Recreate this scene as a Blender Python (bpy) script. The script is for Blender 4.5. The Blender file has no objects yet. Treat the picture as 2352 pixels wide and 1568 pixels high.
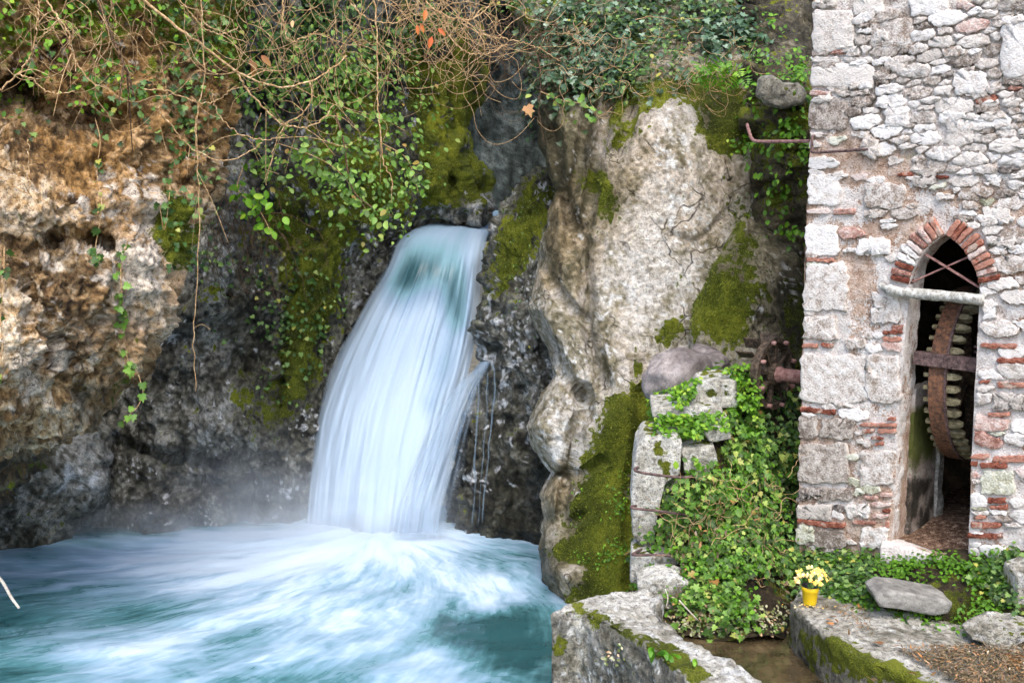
import bpy, math, random
import numpy as np
from mathutils import Vector, Matrix

# ------------------------------------------------------------------ camera, sky, sun, exposure
SC = bpy.context.scene
COL = SC.collection
rng = np.random.default_rng(7)
random.seed(7)
R = math.radians

CAM_H, PITCH, F = 3.8, R(6.2), 2287.0          # metres, radians, focal length in units of a 2352 wide picture
cam_d = bpy.data.cameras.new('camera'); cam = bpy.data.objects.new('camera', cam_d); COL.objects.link(cam)
cam.location = (0, 0, CAM_H); cam.rotation_euler = (R(90) - PITCH, 0, 0)
cam_d.lens = 35.0; cam_d.sensor_width = 36.0; cam_d.clip_start = 0.05; cam_d.clip_end = 3000
SC.camera = cam

SUN_EL, SUN_AZ = 57.0, 172.0                    # soft light from behind and above the viewer
w = bpy.data.worlds.new('World'); SC.world = w; w.use_nodes = True
wn = w.node_tree.nodes; wl = w.node_tree.links
sky = wn.new('ShaderNodeTexSky'); sky.sky_type = 'NISHITA'; sky.sun_disc = False
sky.sun_elevation = R(SUN_EL); sky.sun_rotation = R(SUN_AZ); sky.air_density = 1.0; sky.dust_density = 3.0; sky.ozone_density = 1.0
bgn = wn['Background']; wl.new(sky.outputs[0], bgn.inputs[0]); bgn.inputs[1].default_value = 0.15

sd = bpy.data.lights.new('sun', 'SUN'); so = bpy.data.objects.new('sun', sd); COL.objects.link(so)
sd.energy = 0.95; sd.angle = R(45); sd.color = (1.0, 0.95, 0.88)
_a, _e = R(SUN_AZ), R(SUN_EL)
sun_dir = Vector((math.sin(_a) * math.cos(_e), math.cos(_a) * math.cos(_e), math.sin(_e)))
so.rotation_euler = (-sun_dir).to_track_quat('-Z', 'Y').to_euler()

vs = SC.view_settings
vs.view_transform = 'Standard'; vs.look = 'None'; vs.gamma = 1.0; vs.use_curve_mapping = False
vs.exposure = 1.38
SC.render.engine = 'CYCLES'
SC.cycles.max_bounces = 6; SC.cycles.transparent_max_bounces = 12; SC.cycles.diffuse_bounces = 3; SC.cycles.glossy_bounces = 2
SC.cycles.volume_bounces = 2; SC.cycles.use_denoising = True
SC.cycles.adaptive_threshold = 0.03
SC.cycles.volume_step_rate = 2.0; SC.cycles.volume_max_steps = 64

# ------------------------------------------------------------------ helpers: picture position + distance -> place
_cp, _sp = math.cos(PITCH), math.sin(PITCH)
def P(px, py, D):
    """the place seen at (px, py) of a 2352 x 1568 view of the site, D metres in front of the viewer"""
    px = np.asarray(px, float); py = np.asarray(py, float); D = np.asarray(D, float)
    r = (px - 1176.0) / F; u = -(py - 784.0) / F
    dy = _cp + u * _sp; dz = -_sp + u * _cp
    s = D / dy
    return np.stack(np.broadcast_arrays(r * s, dy * s, CAM_H + dz * s), -1)
def G(px, py, z):
    r = (px - 1176.0) / F; u = -(py - 784.0) / F
    dy = _cp + u * _sp; dz = -_sp + u * _cp
    s = (z - CAM_H) / dz
    return np.array((r * s, dy * s, z))
def proj(p):
    p = np.asarray(p, float); x = p[..., 0]; y = p[..., 1]; z = p[..., 2] - CAM_H
    f = y * _cp - z * _sp; u = y * _sp + z * _cp
    return 1176 + F * x / f, 784 - F * u / f
def px_m(D): return D / F                          # metres per picture unit at distance D

# ------------------------------------------------------------------ helpers: noise
def _hash(ix, iy, iz, seed):
    h = (ix.astype(np.int64) * 374761393 + iy.astype(np.int64) * 668265263 + iz.astype(np.int64) * 2147483647 + seed * 1274126177) & 0xFFFFFFFF
    h = ((h ^ (h >> 13)) * 1274126177) & 0xFFFFFFFF
    h = ((h ^ (h >> 16)) * 2246822519) & 0xFFFFFFFF
    return ((h ^ (h >> 15)) & 0xFFFFFF).astype(float) / 0xFFFFFF
def vn(p, seed=0):
    i = np.floor(p).astype(np.int64); f = p - i; f = f * f * f * (f * (f * 6 - 15) + 10)
    o = 0
    for a in (0, 1):
        wa = f[..., 0] if a else 1 - f[..., 0]
        for b in (0, 1):
            wb = f[..., 1] if b else 1 - f[..., 1]
            for c in (0, 1):
                wc = f[..., 2] if c else 1 - f[..., 2]
                o = o + wa * wb * wc * _hash(i[..., 0] + a, i[..., 1] + b, i[..., 2] + c, seed)
    return o * 2 - 1
def fbm(p, freq, octv=4, seed=0, ridge=False, gain=0.5, aniso=(1, 1, 1)):
    q = p * np.array(aniso) * freq; a = 1.0; o = 0; t = 0
    for k in range(octv):
        n = vn(q + 17.3 * k, seed + k)
        if ridge: n = 1 - 2 * np.abs(n)
        o = o + a * n; t += a; a *= gain; q = q * 2.03
    return o / t
def worley(p, freq, seed=0):
    q = p * freq; i = np.floor(q).astype(np.int64); best = np.full(q.shape[:-1], 9.0); sec = best.copy()
    for a in (-1, 0, 1):
        for b in (-1, 0, 1):
            for c in (-1, 0, 1):
                x, y, z = i[..., 0] + a, i[..., 1] + b, i[..., 2] + c
                d = (x + _hash(x, y, z, seed) - q[..., 0])**2 + (y + _hash(x, y, z, seed + 1) - q[..., 1])**2 + (z + _hash(x, y, z, seed + 2) - q[..., 2])**2
                sec = np.minimum(sec, np.maximum(best, d)); best = np.minimum(best, d)
    return np.sqrt(best), np.sqrt(sec)
def sstep(a, b, x):
    t = np.clip((x - a) / (b - a), 0, 1); return t * t * (3 - 2 * t)
def poly_dist(x, y, pts):
    d = np.full(np.shape(x), 1e9)
    for (ax, ay), (bx, by) in zip(pts[:-1], pts[1:]):
        vx, vy = bx - ax, by - ay; L = vx * vx + vy * vy + 1e-9
        t = np.clip(((x - ax) * vx + (y - ay) * vy) / L, 0, 1)
        d = np.minimum(d, np.hypot(x - ax - t * vx, y - ay - t * vy))
    return d
def in_poly(x, y, pts):
    x = np.asarray(x); y = np.asarray(y); r = np.zeros(x.shape, bool); n = len(pts)
    for k in range(n):
        (ax, ay), (bx, by) = pts[k], pts[(k + 1) % n]
        c = ((ay > y) != (by > y)) & (x < (bx - ax) * (y - ay) / ((by - ay) or 1e-9) + ax)
        r ^= c
    return r
def soft_poly(x, y, pts, s):
    """1 inside, fading to 0 over s units outside"""
    d = poly_dist(x, y, list(pts) + [pts[0]]); ins = in_poly(x, y, pts)
    return np.where(ins, np.clip(0.5 + d / s * 0.5, 0, 1), np.clip(0.5 - d / s * 0.5, 0, 1))
def blob(x, y, cx, cy, rx, ry, rot=0):
    c, s = math.cos(R(rot)), math.sin(R(rot)); dx, dy = x - cx, y - cy
    return np.exp(-(((dx * c + dy * s) / rx)**2 + ((-dx * s + dy * c) / ry)**2))

# ------------------------------------------------------------------ helpers: objects
def tag(o, label=None, cat=None, group=None, kind=None):
    if label: o['label'] = label
    if cat: o['category'] = cat
    if group: o['group'] = group
    if kind: o['kind'] = kind
    return o
def mesh(name, verts, faces, mat=None, parent=None, smooth=True, attrs=None, loc=None):
    """one mesh object; verts in world space (or local when parent/loc given by the caller)"""
    verts = np.asarray(verts, np.float64).reshape(-1, 3)
    if loc is not None: verts = verts - np.asarray(loc, float)
    me = bpy.data.meshes.new(name)
    if isinstance(faces, np.ndarray):
        n, k = faces.shape
        me.vertices.add(len(verts)); me.vertices.foreach_set('co', verts.astype(np.float32).ravel())
        me.loops.add(n * k); me.loops.foreach_set('vertex_index', faces.astype(np.int32).ravel())
        me.polygons.add(n); me.polygons.foreach_set('loop_start', np.arange(0, n * k, k, dtype=np.int32))
        me.update(calc_edges=True)
    else:
        me.from_pydata([tuple(v) for v in verts], [], [tuple(int(i) for i in f) for f in faces])
    if smooth: me.polygons.foreach_set('use_smooth', np.ones(len(me.polygons), bool))
    for k, a in (attrs or {}).items():
        a = np.asarray(a, np.float32)
        if a.ndim == 2:
            t = me.attributes.new(k, 'FLOAT_VECTOR', 'POINT'); t.data.foreach_set('vector', a.ravel())
        else:
            t = me.attributes.new(k, 'FLOAT', 'POINT'); t.data.foreach_set('value', a.ravel())
    me.validate()
    if mat: me.materials.append(mat)
    o = bpy.data.objects.new(name, me); COL.objects.link(o)
    if loc is not None: o.location = loc
    if parent is not None: o.parent = parent
    return o
def empty(name, loc, label=None, cat=None, group=None, kind=None):
    o = bpy.data.objects.new(name, None); COL.objects.link(o); o.location = loc; o.empty_display_size = 0.1
    return tag(o, label, cat, group, kind)
def child(name, verts, faces, mat, root, **kw):
    """a part: geometry given in world space, stored relative to its (unrotated) root Empty"""
    l = np.zeros(3); r_ = root
    while r_ is not None: l = l + np.array(r_.location); r_ = r_.parent
    return mesh(name, np.asarray(verts, float).reshape(-1, 3) - l, faces, mat, root, **kw)
class MB:
    """collects pieces of geometry, then builds ONE mesh object"""
    def __init__(s): s.v = []; s.f = []; s.a = {}; s.n = 0
    def add(s, v, f, **attrs):
        v = np.asarray(v, float).reshape(-1, 3)
        s.v.append(v); s.f += [tuple(int(i) + s.n for i in q) for q in f]; 
        for k in attrs: s.a.setdefault(k, [np.zeros(s.n)])
        for k in s.a: s.a[k].append(np.broadcast_to(np.asarray(attrs.get(k, 0.0), float), (len(v),)).copy())
        s.n += len(v)
    def build(s, name, mat, root=None, **kw):
        v = np.concatenate(s.v); at = {k: np.concatenate(a) for k, a in s.a.items()}
        if root is None: return mesh(name, v, s.f, mat, attrs=at, **kw)
        return child(name, v, s.f, mat, root, attrs=at, **kw)
BOXF = [(0, 1, 3, 2), (4, 6, 7, 5), (0, 4, 5, 1), (2, 3, 7, 6), (0, 2, 6, 4), (1, 5, 7, 3)]
def box8(o, ax, ay, az):
    """box from corner o along three edge vectors; returns verts, faces"""
    o = np.asarray(o, float); ax, ay, az = map(np.asarray, (ax, ay, az))
    return np.array([o + i * ax + j * ay + k * az for i in (0, 1) for j in (0, 1) for k in (0, 1)]), BOXF
def frame_along(pts):
    pts = np.asarray(pts, float); t = np.gradient(pts, axis=0); t /= np.linalg.norm(t, axis=1, keepdims=True) + 1e-12
    ref = np.array((0.31, 0.17, 0.93)); a = np.cross(t, ref); bad = np.linalg.norm(a, axis=1) < 1e-3
    a[bad] = np.cross(t[bad], (1, 0, 0)); a /= np.linalg.norm(a, axis=1, keepdims=True); b = np.cross(t, a)
    return t, a, b
def tube(pts, rad, n=6, cap=True):
    pts = np.asarray(pts, float); rad = np.broadcast_to(np.asarray(rad, float), (len(pts),))
    t, a, b = frame_along(pts); an = np.linspace(0, 2 * math.pi, n, endpoint=False)
    v = (pts[:, None] + rad[:, None, None] * (np.cos(an)[None, :, None] * a[:, None] + np.sin(an)[None, :, None] * b[:, None])).reshape(-1, 3)
    f = [(i * n + j, i * n + (j + 1) % n, (i + 1) * n + (j + 1) % n, (i + 1) * n + j) for i in range(len(pts) - 1) for j in range(n)]
    if cap: f += [tuple(range(n))[::-1], tuple((len(pts) - 1) * n + j for j in range(n))]
    return v, f
def spline(pts, n):
    """Catmull-Rom through pts"""
    p = np.asarray(pts, float); p = np.vstack([2 * p[0] - p[1], p, 2 * p[-1] - p[-2]]); m = len(p) - 3; o = []
    for t in np.linspace(0, m - 1e-6, n):
        i = int(t); u = t - i; a, b, c, d = p[i:i + 4]
        o.append(0.5 * ((2 * b) + (-a + c) * u + (2 * a - 5 * b + 4 * c - d) * u * u + (-a + 3 * b - 3 * c + d) * u**3))
    return np.array(o)

# ------------------------------------------------------------------ helpers: materials
def lin(r, g, b):
    return tuple(((c / 255) / 12.92 if c / 255 <= 0.04045 else ((c / 255 + 0.055) / 1.055)**2.4) for c in (r, g, b)) + (1.0,)
class NT:
    def __init__(s, name):
        s.m = bpy.data.materials.new(name); s.m.use_nodes = True; s.t = s.m.node_tree; s.n = s.t.nodes
        s.bsdf = s.n['Principled BSDF']; s.out = s.n['Material Output']
        s.geo = s.n.new('ShaderNodeNewGeometry'); s.pos = s.geo.outputs['Position']
    def link(s, a, b): s.t.links.new(a, b)
    def put(s, sock, v):
        if hasattr(v, 'is_output') or isinstance(v, bpy.types.NodeSocket): s.link(v, sock)
        elif v is not None: sock.default_value = v
    def attr(s, n, vec=False):
        a = s.n.new('ShaderNodeAttribute'); a.attribute_name = n; return a.outputs['Vector' if vec else 'Fac']
    def noise(s, scale, detail=4, rough=0.55, vec=None, dist=0.0, col=False):
        t = s.n.new('ShaderNodeTexNoise'); t.inputs['Scale'].default_value = scale; t.inputs['Detail'].default_value = detail
        t.inputs['Roughness'].default_value = rough; t.inputs['Distortion'].default_value = dist
        s.link(vec or s.pos, t.inputs['Vector']); return t.outputs['Color' if col else 'Fac']
    def voro(s, scale, feature='F1', vec=None, out='Distance', rand=1.0):
        t = s.n.new('ShaderNodeTexVoronoi'); t.feature = feature; t.inputs['Scale'].default_value = scale; t.inputs['Randomness'].default_value = rand
        s.link(vec or s.pos, t.inputs['Vector']); return t.outputs[out]
    def scale(s, vec, xyz):
        m = s.n.new('ShaderNodeMapping'); m.inputs['Scale'].default_value = xyz; s.link(vec or s.pos, m.inputs['Vector']); return m.outputs[0]
    def warp(s, scale, amt, vec=None):
        n = s.noise(scale, 3, vec=vec, col=True)
        v = s.n.new('ShaderNodeVectorMath'); v.operation = 'MULTIPLY_ADD'
        s.link(n, v.inputs[0]); v.inputs[1].default_value = (amt,) * 3; s.link(vec or s.pos, v.inputs[2]); return v.outputs[0]
    def math(s, op, a, b=None, c=None, clamp=False):
        m = s.n.new('ShaderNodeMath'); m.operation = op; m.use_clamp = clamp
        for i, v in enumerate((a, b, c)):
            if v is not None: s.put(m.inputs[i], v)
        return m.outputs[0]
    def ss(s, a, b, x):
        m = s.n.new('ShaderNodeMapRange'); m.interpolation_type = 'SMOOTHSTEP'
        s.put(m.inputs['Value'], x); m.inputs['From Min'].default_value = a; m.inputs['From Max'].default_value = b
        return m.outputs[0]
    def ramp(s, fac, stops, interp='LINEAR'):
        r = s.n.new('ShaderNodeValToRGB'); r.color_ramp.interpolation = interp; e = r.color_ramp.elements
        while len(e) < len(stops): e.new(0.5)
        for k, (p, c) in enumerate(stops): e[k].position = p; e[k].color = c
        s.put(r.inputs[0], fac); return r.outputs[0]
    def mix(s, fac, a, b, mode='MIX'):
        m = s.n.new('ShaderNodeMix'); m.data_type = 'RGBA'; m.blend_type = mode
        s.put(m.inputs[0], fac); s.put(m.inputs[6], a); s.put(m.inputs[7], b); return m.outputs[2]
    def bump(s, h, strength, dist, normal=None):
        b = s.n.new('ShaderNodeBump'); b.inputs['Strength'].default_value = strength; b.inputs['Distance'].default_value = dist
        s.put(b.inputs['Height'], h)
        if normal is not None: s.link(normal, b.inputs['Normal'])
        return b.outputs[0]
    def done(s, color=None, rough=None, normal=None, spec=None, metal=None, trans=None):
        b = s.bsdf
        s.put(b.inputs['Base Color'], color); s.put(b.inputs['Roughness'], rough); s.put(b.inputs['Metallic'], metal)
        s.put(b.inputs['Specular IOR Level'], spec)
        if normal is not None: s.link(normal, b.inputs['Normal'])
        return s.m

MOSS_A, MOSS_B, MOSS_C = lin(36, 42, 8), lin(74, 82, 14), lin(120, 126, 34)
def L3(c): return np.array(c[:3])
def rock_mat(name, stops, ochre=None, fleck=None, ochre_amt=0.6, fleck_thr=0.30, fleck_f=13.0, bump=0.8, rough=0.85, f1=1.6, f2=6.0, f3=22.0,
             wts=(0.3, 0.45, 0.35), aniso=(1, 1, 1), fine=0.75, micro=26.0, crack=None):
    """natural rock. Broad mottling, stains, painted shade, lichen and moss limits are worked out per vertex;
    the shader adds grain, pits and the moss pile on top."""
    t = NT(name)
    nF = t.noise(micro, 5, 0.68); nG = t.noise(micro * 4.2, 2, 0.6)
    col = t.attr('col', True); moss = t.attr('moss'); wet = t.attr('wet')
    x = t.math('ADD', t.math('MULTIPLY', nF, 0.62), t.math('MULTIPLY', nG, 0.38))
    k = t.ramp(x, [(0.36, (1 - fine,) * 3 + (1,)), (0.50, (0.95, 0.95, 0.95, 1)), (0.64, (1 + 0.55 * fine,) * 3 + (1,))])
    col = t.mix(1.0, col, k, 'MULTIPLY')
    mf = t.ss(0.40, 0.60, t.math('ADD', moss, t.math('MULTIPLY', t.math('SUBTRACT', x, 0.5), 2.6)))
    mcol = t.ramp(t.math('ADD', t.math('MULTIPLY', nG, 0.6), t.math('MULTIPLY', t.attr('mtone'), 0.4)), [(0.34, MOSS_A), (0.50, MOSS_B), (0.66, MOSS_C)])
    col = t.mix(mf, col, mcol)
    hh = t.math('ADD', t.math('MULTIPLY', nF, 1.0), t.math('MULTIPLY', nG, 0.35))
    if crack:                                       # dirt-filled joints of the rock
        ce = t.voro(crack, 'DISTANCE_TO_EDGE', t.scale(t.warp(2.2, 0.5), (1, 1, .75))); cf = t.math('MULTIPLY', t.math('SUBTRACT', 1.0, t.ss(0.004, 0.022, ce)), t.ss(0.45, 0.60, t.noise(1.7, 2)))
        col = t.mix(t.math('MULTIPLY', cf, t.math('MULTIPLY', 0.75, t.math('SUBTRACT', 1.0, mf))), col, lin(58, 50, 38)); hh = t.math('SUBTRACT', hh, t.math('MULTIPLY', cf, 0.8))
    nb = t.bump(hh, bump, 0.05)
    ro = t.math('MAXIMUM', t.math('SUBTRACT', rough, t.math('MULTIPLY', wet, rough - 0.30)), mf)
    m = t.done(col, ro, nb, 0.3)
    P_ = np.array([p for p, c in stops]); C_ = np.array([L3(c) for p, c in stops])
    def shade(V, att, seed):
        g = lambda k_: np.asarray(att[k_]).reshape(V.shape[:-1])
        an = np.array(aniso); wp = V + 0.10 * np.stack([fbm(V, 3, 2, seed + 1), fbm(V, 3, 2, seed + 2), fbm(V, 3, 2, seed + 3)], -1)
        n1 = fbm(wp * an, f1, 4, seed + 4); n2 = fbm(wp * an, f2, 4, seed + 8); n3 = fbm(V, f3, 2, seed + 12)
        v = wts[0] * n1 + wts[1] * n2 + wts[2] * n3 + 0.45 * g('pale')
        c = np.stack([np.interp(v, P_, C_[:, k_]) for k_ in range(3)], -1)
        if ochre is not None:
            o = sstep(-0.05, 0.40, 0.8 * fbm(wp, 1.8, 4, seed + 20) + 0.3 * n2 + 0.6 * g('ochre')) * ochre_amt
            oc = L3(ochre) * (0.75 + 0.9 * np.clip(n2 + n3 * 0.6, -0.6, 0.6))[..., None]
            c = c * (1 - o[..., None]) + oc * o[..., None]
        st = g('stain_shade') * sstep(-0.35, 0.25, fbm(V, 3.5, 4, seed + 30, aniso=(1, 1, 0.35)) + 0.4 * n2 + 0.5 * (g('stain_shade') - 0.5))
        c = c * (1 - 0.86 * np.clip(st, 0, 1))[..., None] + np.array((0.012, 0.012, 0.010)) * 0.86 * np.clip(st, 0, 1)[..., None]  # darkened by stains and by shade put into the colour
        if fleck is not None:
            q = 0.65 * fbm(wp, fleck_f, 3, seed + 40) + 0.45 * fbm(V, 2.6, 3, seed + 44) + 0.5 * (g('lichen') - 0.35)
            f = sstep(fleck_thr, fleck_thr + 0.10, q)
            w1, _ = worley(V + 0.03 * np.stack([n2, n3, n1], -1), 13, seed + 50)
            f = np.maximum(f, sstep(0.30, 0.22, w1 + 0.1 * n3) * sstep(0.0, 0.25, fbm(V, 3, 2, seed + 51) + 0.9 * g('lichen') - 0.45))
            f = np.maximum(f, 0)[..., None] * 0.9
            c = c * (1 - f) + L3(fleck) * (0.85 + 0.4 * n3[..., None]) * f
        ms = g('moss') + 0.55 * n2 + 0.45 * n3 + 0.25 * n1
        ms = sstep(0.22, 0.88, ms)
        return dict(col=np.clip(c, 0, 0.9), moss=ms, mtone=np.clip(0.5 + 0.5 * n1 + 0.35 * n2, 0, 1))
    SHADE[m.name] = shade
    return m
SHADE = {}

# ------------------------------------------------------------------ helpers: rock masses
ROCKS = {}; MOSSY = {}
def tps(ctrl):
    c = np.asarray(ctrl, float); xy = c[:, :2] / 500.0; n = len(c)
    def U(r2): return np.where(r2 > 1e-12, r2 * np.log(r2 + 1e-12), 0)
    K = U(((xy[:, None] - xy[None])**2).sum(-1)) + 0.02 * np.eye(n); Pm = np.c_[np.ones(n), xy]
    A = np.block([[K, Pm], [Pm.T, np.zeros((3, 3))]]); s = np.linalg.solve(A, np.r_[c[:, 2], 0, 0, 0])
    def ev(x, y):
        x = np.asarray(x) / 500.0; y = np.asarray(y) / 500.0; o = s[n] + s[n + 1] * x + s[n + 2] * y
        for k in range(n): o = o + s[k] * U((x - xy[k, 0])**2 + (y - xy[k, 1])**2)
        return o
    return ev
def rock(name, left, right, ctrl, mat, step=4.5, eL=60, eR=60, rL=0.5, rR=0.5, eT=0, rT=0.0, eB=0, rB=0.0, grooves=(), lumps=(),
         disp=(), paint=None, smooth_edge=True, seed=0, wob=6.0, clampD=None):
    """a mass of rock: outline left/right per height, depth from control points, rounded flanks that run back out of sight,
    relief from noise pushed along the surface normal. Returns the object; keeps points for planting."""
    ly, lx = zip(*[(b, a) for a, b in left]); ry, rx = zip(*[(b, a) for a, b in right])
    y0, y1 = max(ly[0], ry[0]), min(ly[-1], ry[-1])
    def cols_zone(e, r, n):
        ph = np.linspace(R(-30), R(90), n); return e * (1 - np.cos(ph)), r * (1 - np.sin(ph))
    ys = list(np.linspace(y0, y1, max(4, int((y1 - y0) / step)))); yb = [0.0] * len(ys)
    if rT: 
        o, b = cols_zone(eT, rT, 10); ys = [y0 + v for v in o[:-1]] + [y for y in ys if y > y0 + eT]; yb = list(b[:-1]) + [0.0] * (len(ys) - 9)
    if rB:
        o, b = cols_zone(eB, rB, 10); k = [i for i, y in enumerate(ys) if y < y1 - eB]; ys = [ys[i] for i in k] + [y1 - v for v in o[::-1][1:]]; yb = [yb[i] for i in k] + list(b[::-1][1:])
    ys = np.array(ys); yb = np.array(yb)
    L = np.interp(ys, ly, lx); Rr = np.interp(ys, ry, rx)
    wn_ = fbm(np.c_[ys / 40, ys * 0, ys * 0 + seed], 1, 3, seed); wn2 = fbm(np.c_[ys / 40, ys * 0 + 9, ys * 0 + seed], 1, 3, seed + 5)
    L = L + wob * wn_ * 2; Rr = Rr + wob * wn2 * 2
    W = np.maximum(Rr - L, 4.0); Wmax = W.max()
    nm = max(8, int(Wmax / step)); nz = 24
    oL, bL = cols_zone(1.0, rL, nz); oR, bR = cols_zone(1.0, rR, nz)
    el = np.minimum(eL, 0.45 * W); er = np.minimum(eR, 0.45 * W); kl = el / eL; kr = er / eR
    X = []; B = []
    # skirts running far back, then the rounded flank, then the face
    X.append(L + 0.5 * el); B.append(rL * kl * 1.5 + 1.5)
    for o, b in zip(oL[:-1], bL[:-1]): X.append(L + o * el); B.append(b * kl)
    for u in np.linspace(0, 1, nm): X.append((L + el) * (1 - u) + (Rr - er) * u); B.append(np.zeros_like(L))
    for o, b in zip(oR[:-1][::-1], bR[:-1][::-1]): X.append(Rr - o * er); B.append(b * kr)
    X.append(Rr - 0.5 * er); B.append(rR * kr * 1.5 + 1.5)
    X = np.array(X).T; B = np.array(B).T + yb[:, None]; Y = np.repeat(ys[:, None], X.shape[1], 1)
    D = tps(ctrl)(X, Y)
    if clampD: D = np.clip(D, *clampD)
    for pts, wd, dp in grooves: D = D + dp * np.exp(-(poly_dist(X, Y, pts) / wd)**2)
    for cx, cy, rx_, ry_, rot, dp in lumps: D = D - dp * blob(X, Y, cx, cy, rx_, ry_, rot)
    D = D + B
    V = P(X, Y, D)
    def normals(V):
        du = np.gradient(V, axis=1); dv = np.gradient(V, axis=0); n = np.cross(dv, du); n /= np.linalg.norm(n, axis=2, keepdims=True) + 1e-9
        return n
    N = normals(V); c = V - np.array((0, 0, CAM_H))
    mid = (N * c).sum(-1)[:, X.shape[1] // 2].mean()
    if mid > 0: N = -N
    for fn in disp: V = V + N * fn(V)[..., None]
    N2 = normals(V); N2 = -N2 if mid > 0 else N2
    ny, nx = X.shape; idx = np.arange(ny * nx).reshape(ny, nx)
    q = np.stack([idx[:-1, :-1], idx[1:, :-1], idx[1:, 1:], idx[:-1, 1:]], -1).reshape(-1, 4)
    if mid <= 0: q = q  # outward either way; shading is two sided
    att = {k: np.zeros(ny * nx) for k in ('moss', 'lichen', 'stain_shade', 'pale', 'ochre', 'wet')}
    if paint:
        for k, a in paint(X, Y, V, N2).items(): att[k] = np.clip(np.broadcast_to(a, X.shape), -2, 2).ravel()
    att.update({k: (v.reshape(-1, 3) if v.ndim == 3 else v.ravel()) for k, v in SHADE[mat.name](V, att, 100 + seed * 13).items()})
    att = {k: att[k] for k in ('col', 'moss', 'mtone', 'wet')}
    o = mesh(name, V, q, mat, attrs=att); tag(o, kind='structure')
    m = np.ones(ny * nx, bool); m = ((N2 * (V / np.linalg.norm(c, axis=-1, keepdims=True))).sum(-1).ravel() < 5) & (B.ravel() < 1.2)
    ROCKS[name] = (V.reshape(-1, 3)[m], N2.reshape(-1, 3)[m], *proj(V.reshape(-1, 3)[m])); MOSSY[name] = att['moss'][m]
    return o

# ================================================================== ROCK MASSES (the gorge)
M = {}
M['rock_left'] = rock_mat('ochre_conglomerate', [(-0.34, lin(50, 35, 20)), (-0.16, lin(122, 92, 56)), (0.02, lin(182, 150, 106)), (0.20, lin(222, 200, 168)), (0.40, lin(234, 220, 200))], ochre=lin(186, 136, 66),
                          fleck=lin(236, 222, 204), ochre_amt=0.6, fleck_thr=0.30, fleck_f=11, bump=1.0, micro=22, fine=0.85)
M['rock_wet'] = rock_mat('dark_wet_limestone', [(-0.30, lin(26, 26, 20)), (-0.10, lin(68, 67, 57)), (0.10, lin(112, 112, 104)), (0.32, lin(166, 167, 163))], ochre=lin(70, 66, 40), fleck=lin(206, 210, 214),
                         ochre_amt=0.35, fleck_thr=0.31, fleck_f=9, bump=1.0, rough=0.62, aniso=(1.2, 1, .7), micro=18, fine=0.85)
M['rock_pale'] = rock_mat('pale_carved_limestone', [(-0.36, lin(88, 82, 60)), (-0.14, lin(138, 130, 106)), (0.06, lin(176, 169, 155)), (0.26, lin(210, 204, 196)), (0.45, lin(224, 222, 216))], ochre=lin(168, 142, 104),
                          fleck=lin(232, 232, 228), ochre_amt=0.32, fleck_thr=0.30, fleck_f=14, bump=0.9, micro=24, fine=0.65, aniso=(1.1, 1.1, .7), wts=(0.36, 0.4, 0.32), crack=2.4)
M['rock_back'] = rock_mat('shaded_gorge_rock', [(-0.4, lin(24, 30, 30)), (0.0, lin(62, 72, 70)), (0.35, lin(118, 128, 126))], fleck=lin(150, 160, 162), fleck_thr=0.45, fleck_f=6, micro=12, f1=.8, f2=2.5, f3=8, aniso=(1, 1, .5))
M['rock_slot'] = rock_mat('old_mossy_masonry', [(-0.4, lin(24, 22, 14)), (-0.1, lin(62, 56, 40)), (0.15, lin(104, 96, 76)), (0.4, lin(150, 142, 124))], ochre=lin(84, 72, 44), fleck=lin(196, 192, 184), fleck_thr=0.42, micro=20, bump=1.0)

def D_n(freq, amp, octv=4, seed=0, **kw): return lambda p: amp * fbm(p, freq, octv, seed, **kw)
def D_r(freq, amp, octv=4, seed=0, **kw): return lambda p: amp * (fbm(p, freq, octv, seed, ridge=True, **kw) - 0.3)
def D_w(freq, amp, seed=0):
    def f(p):
        a, b = worley(p + 0.06 * np.stack([vn(p * 9, 3), vn(p * 9, 4), vn(p * 9, 5)], -1), freq, seed); return amp * (np.minimum(b - a, 0.45) / 0.45 - 0.6)
    return f

# --- far back of the gorge
rock('gorge_back_cliff', [(950, -500), (960, 560)], [(1420, -500), (1420, 560)], [(1000, -450, 15.5), (1300, -450, 15.5), (1000, 0, 17), (1300, 0, 17), (1000, 500, 17.5), (1300, 500, 17), (1180, 250, 18)],  # unseen top leans forward to keep sky light out of the gorge
     M['rock_back'], step=7, disp=[D_r(0.9, 0.35, 5, 11, aniso=(1.3, 1, .5)), D_n(4, 0.05, 4, 12)], seed=1)

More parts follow.
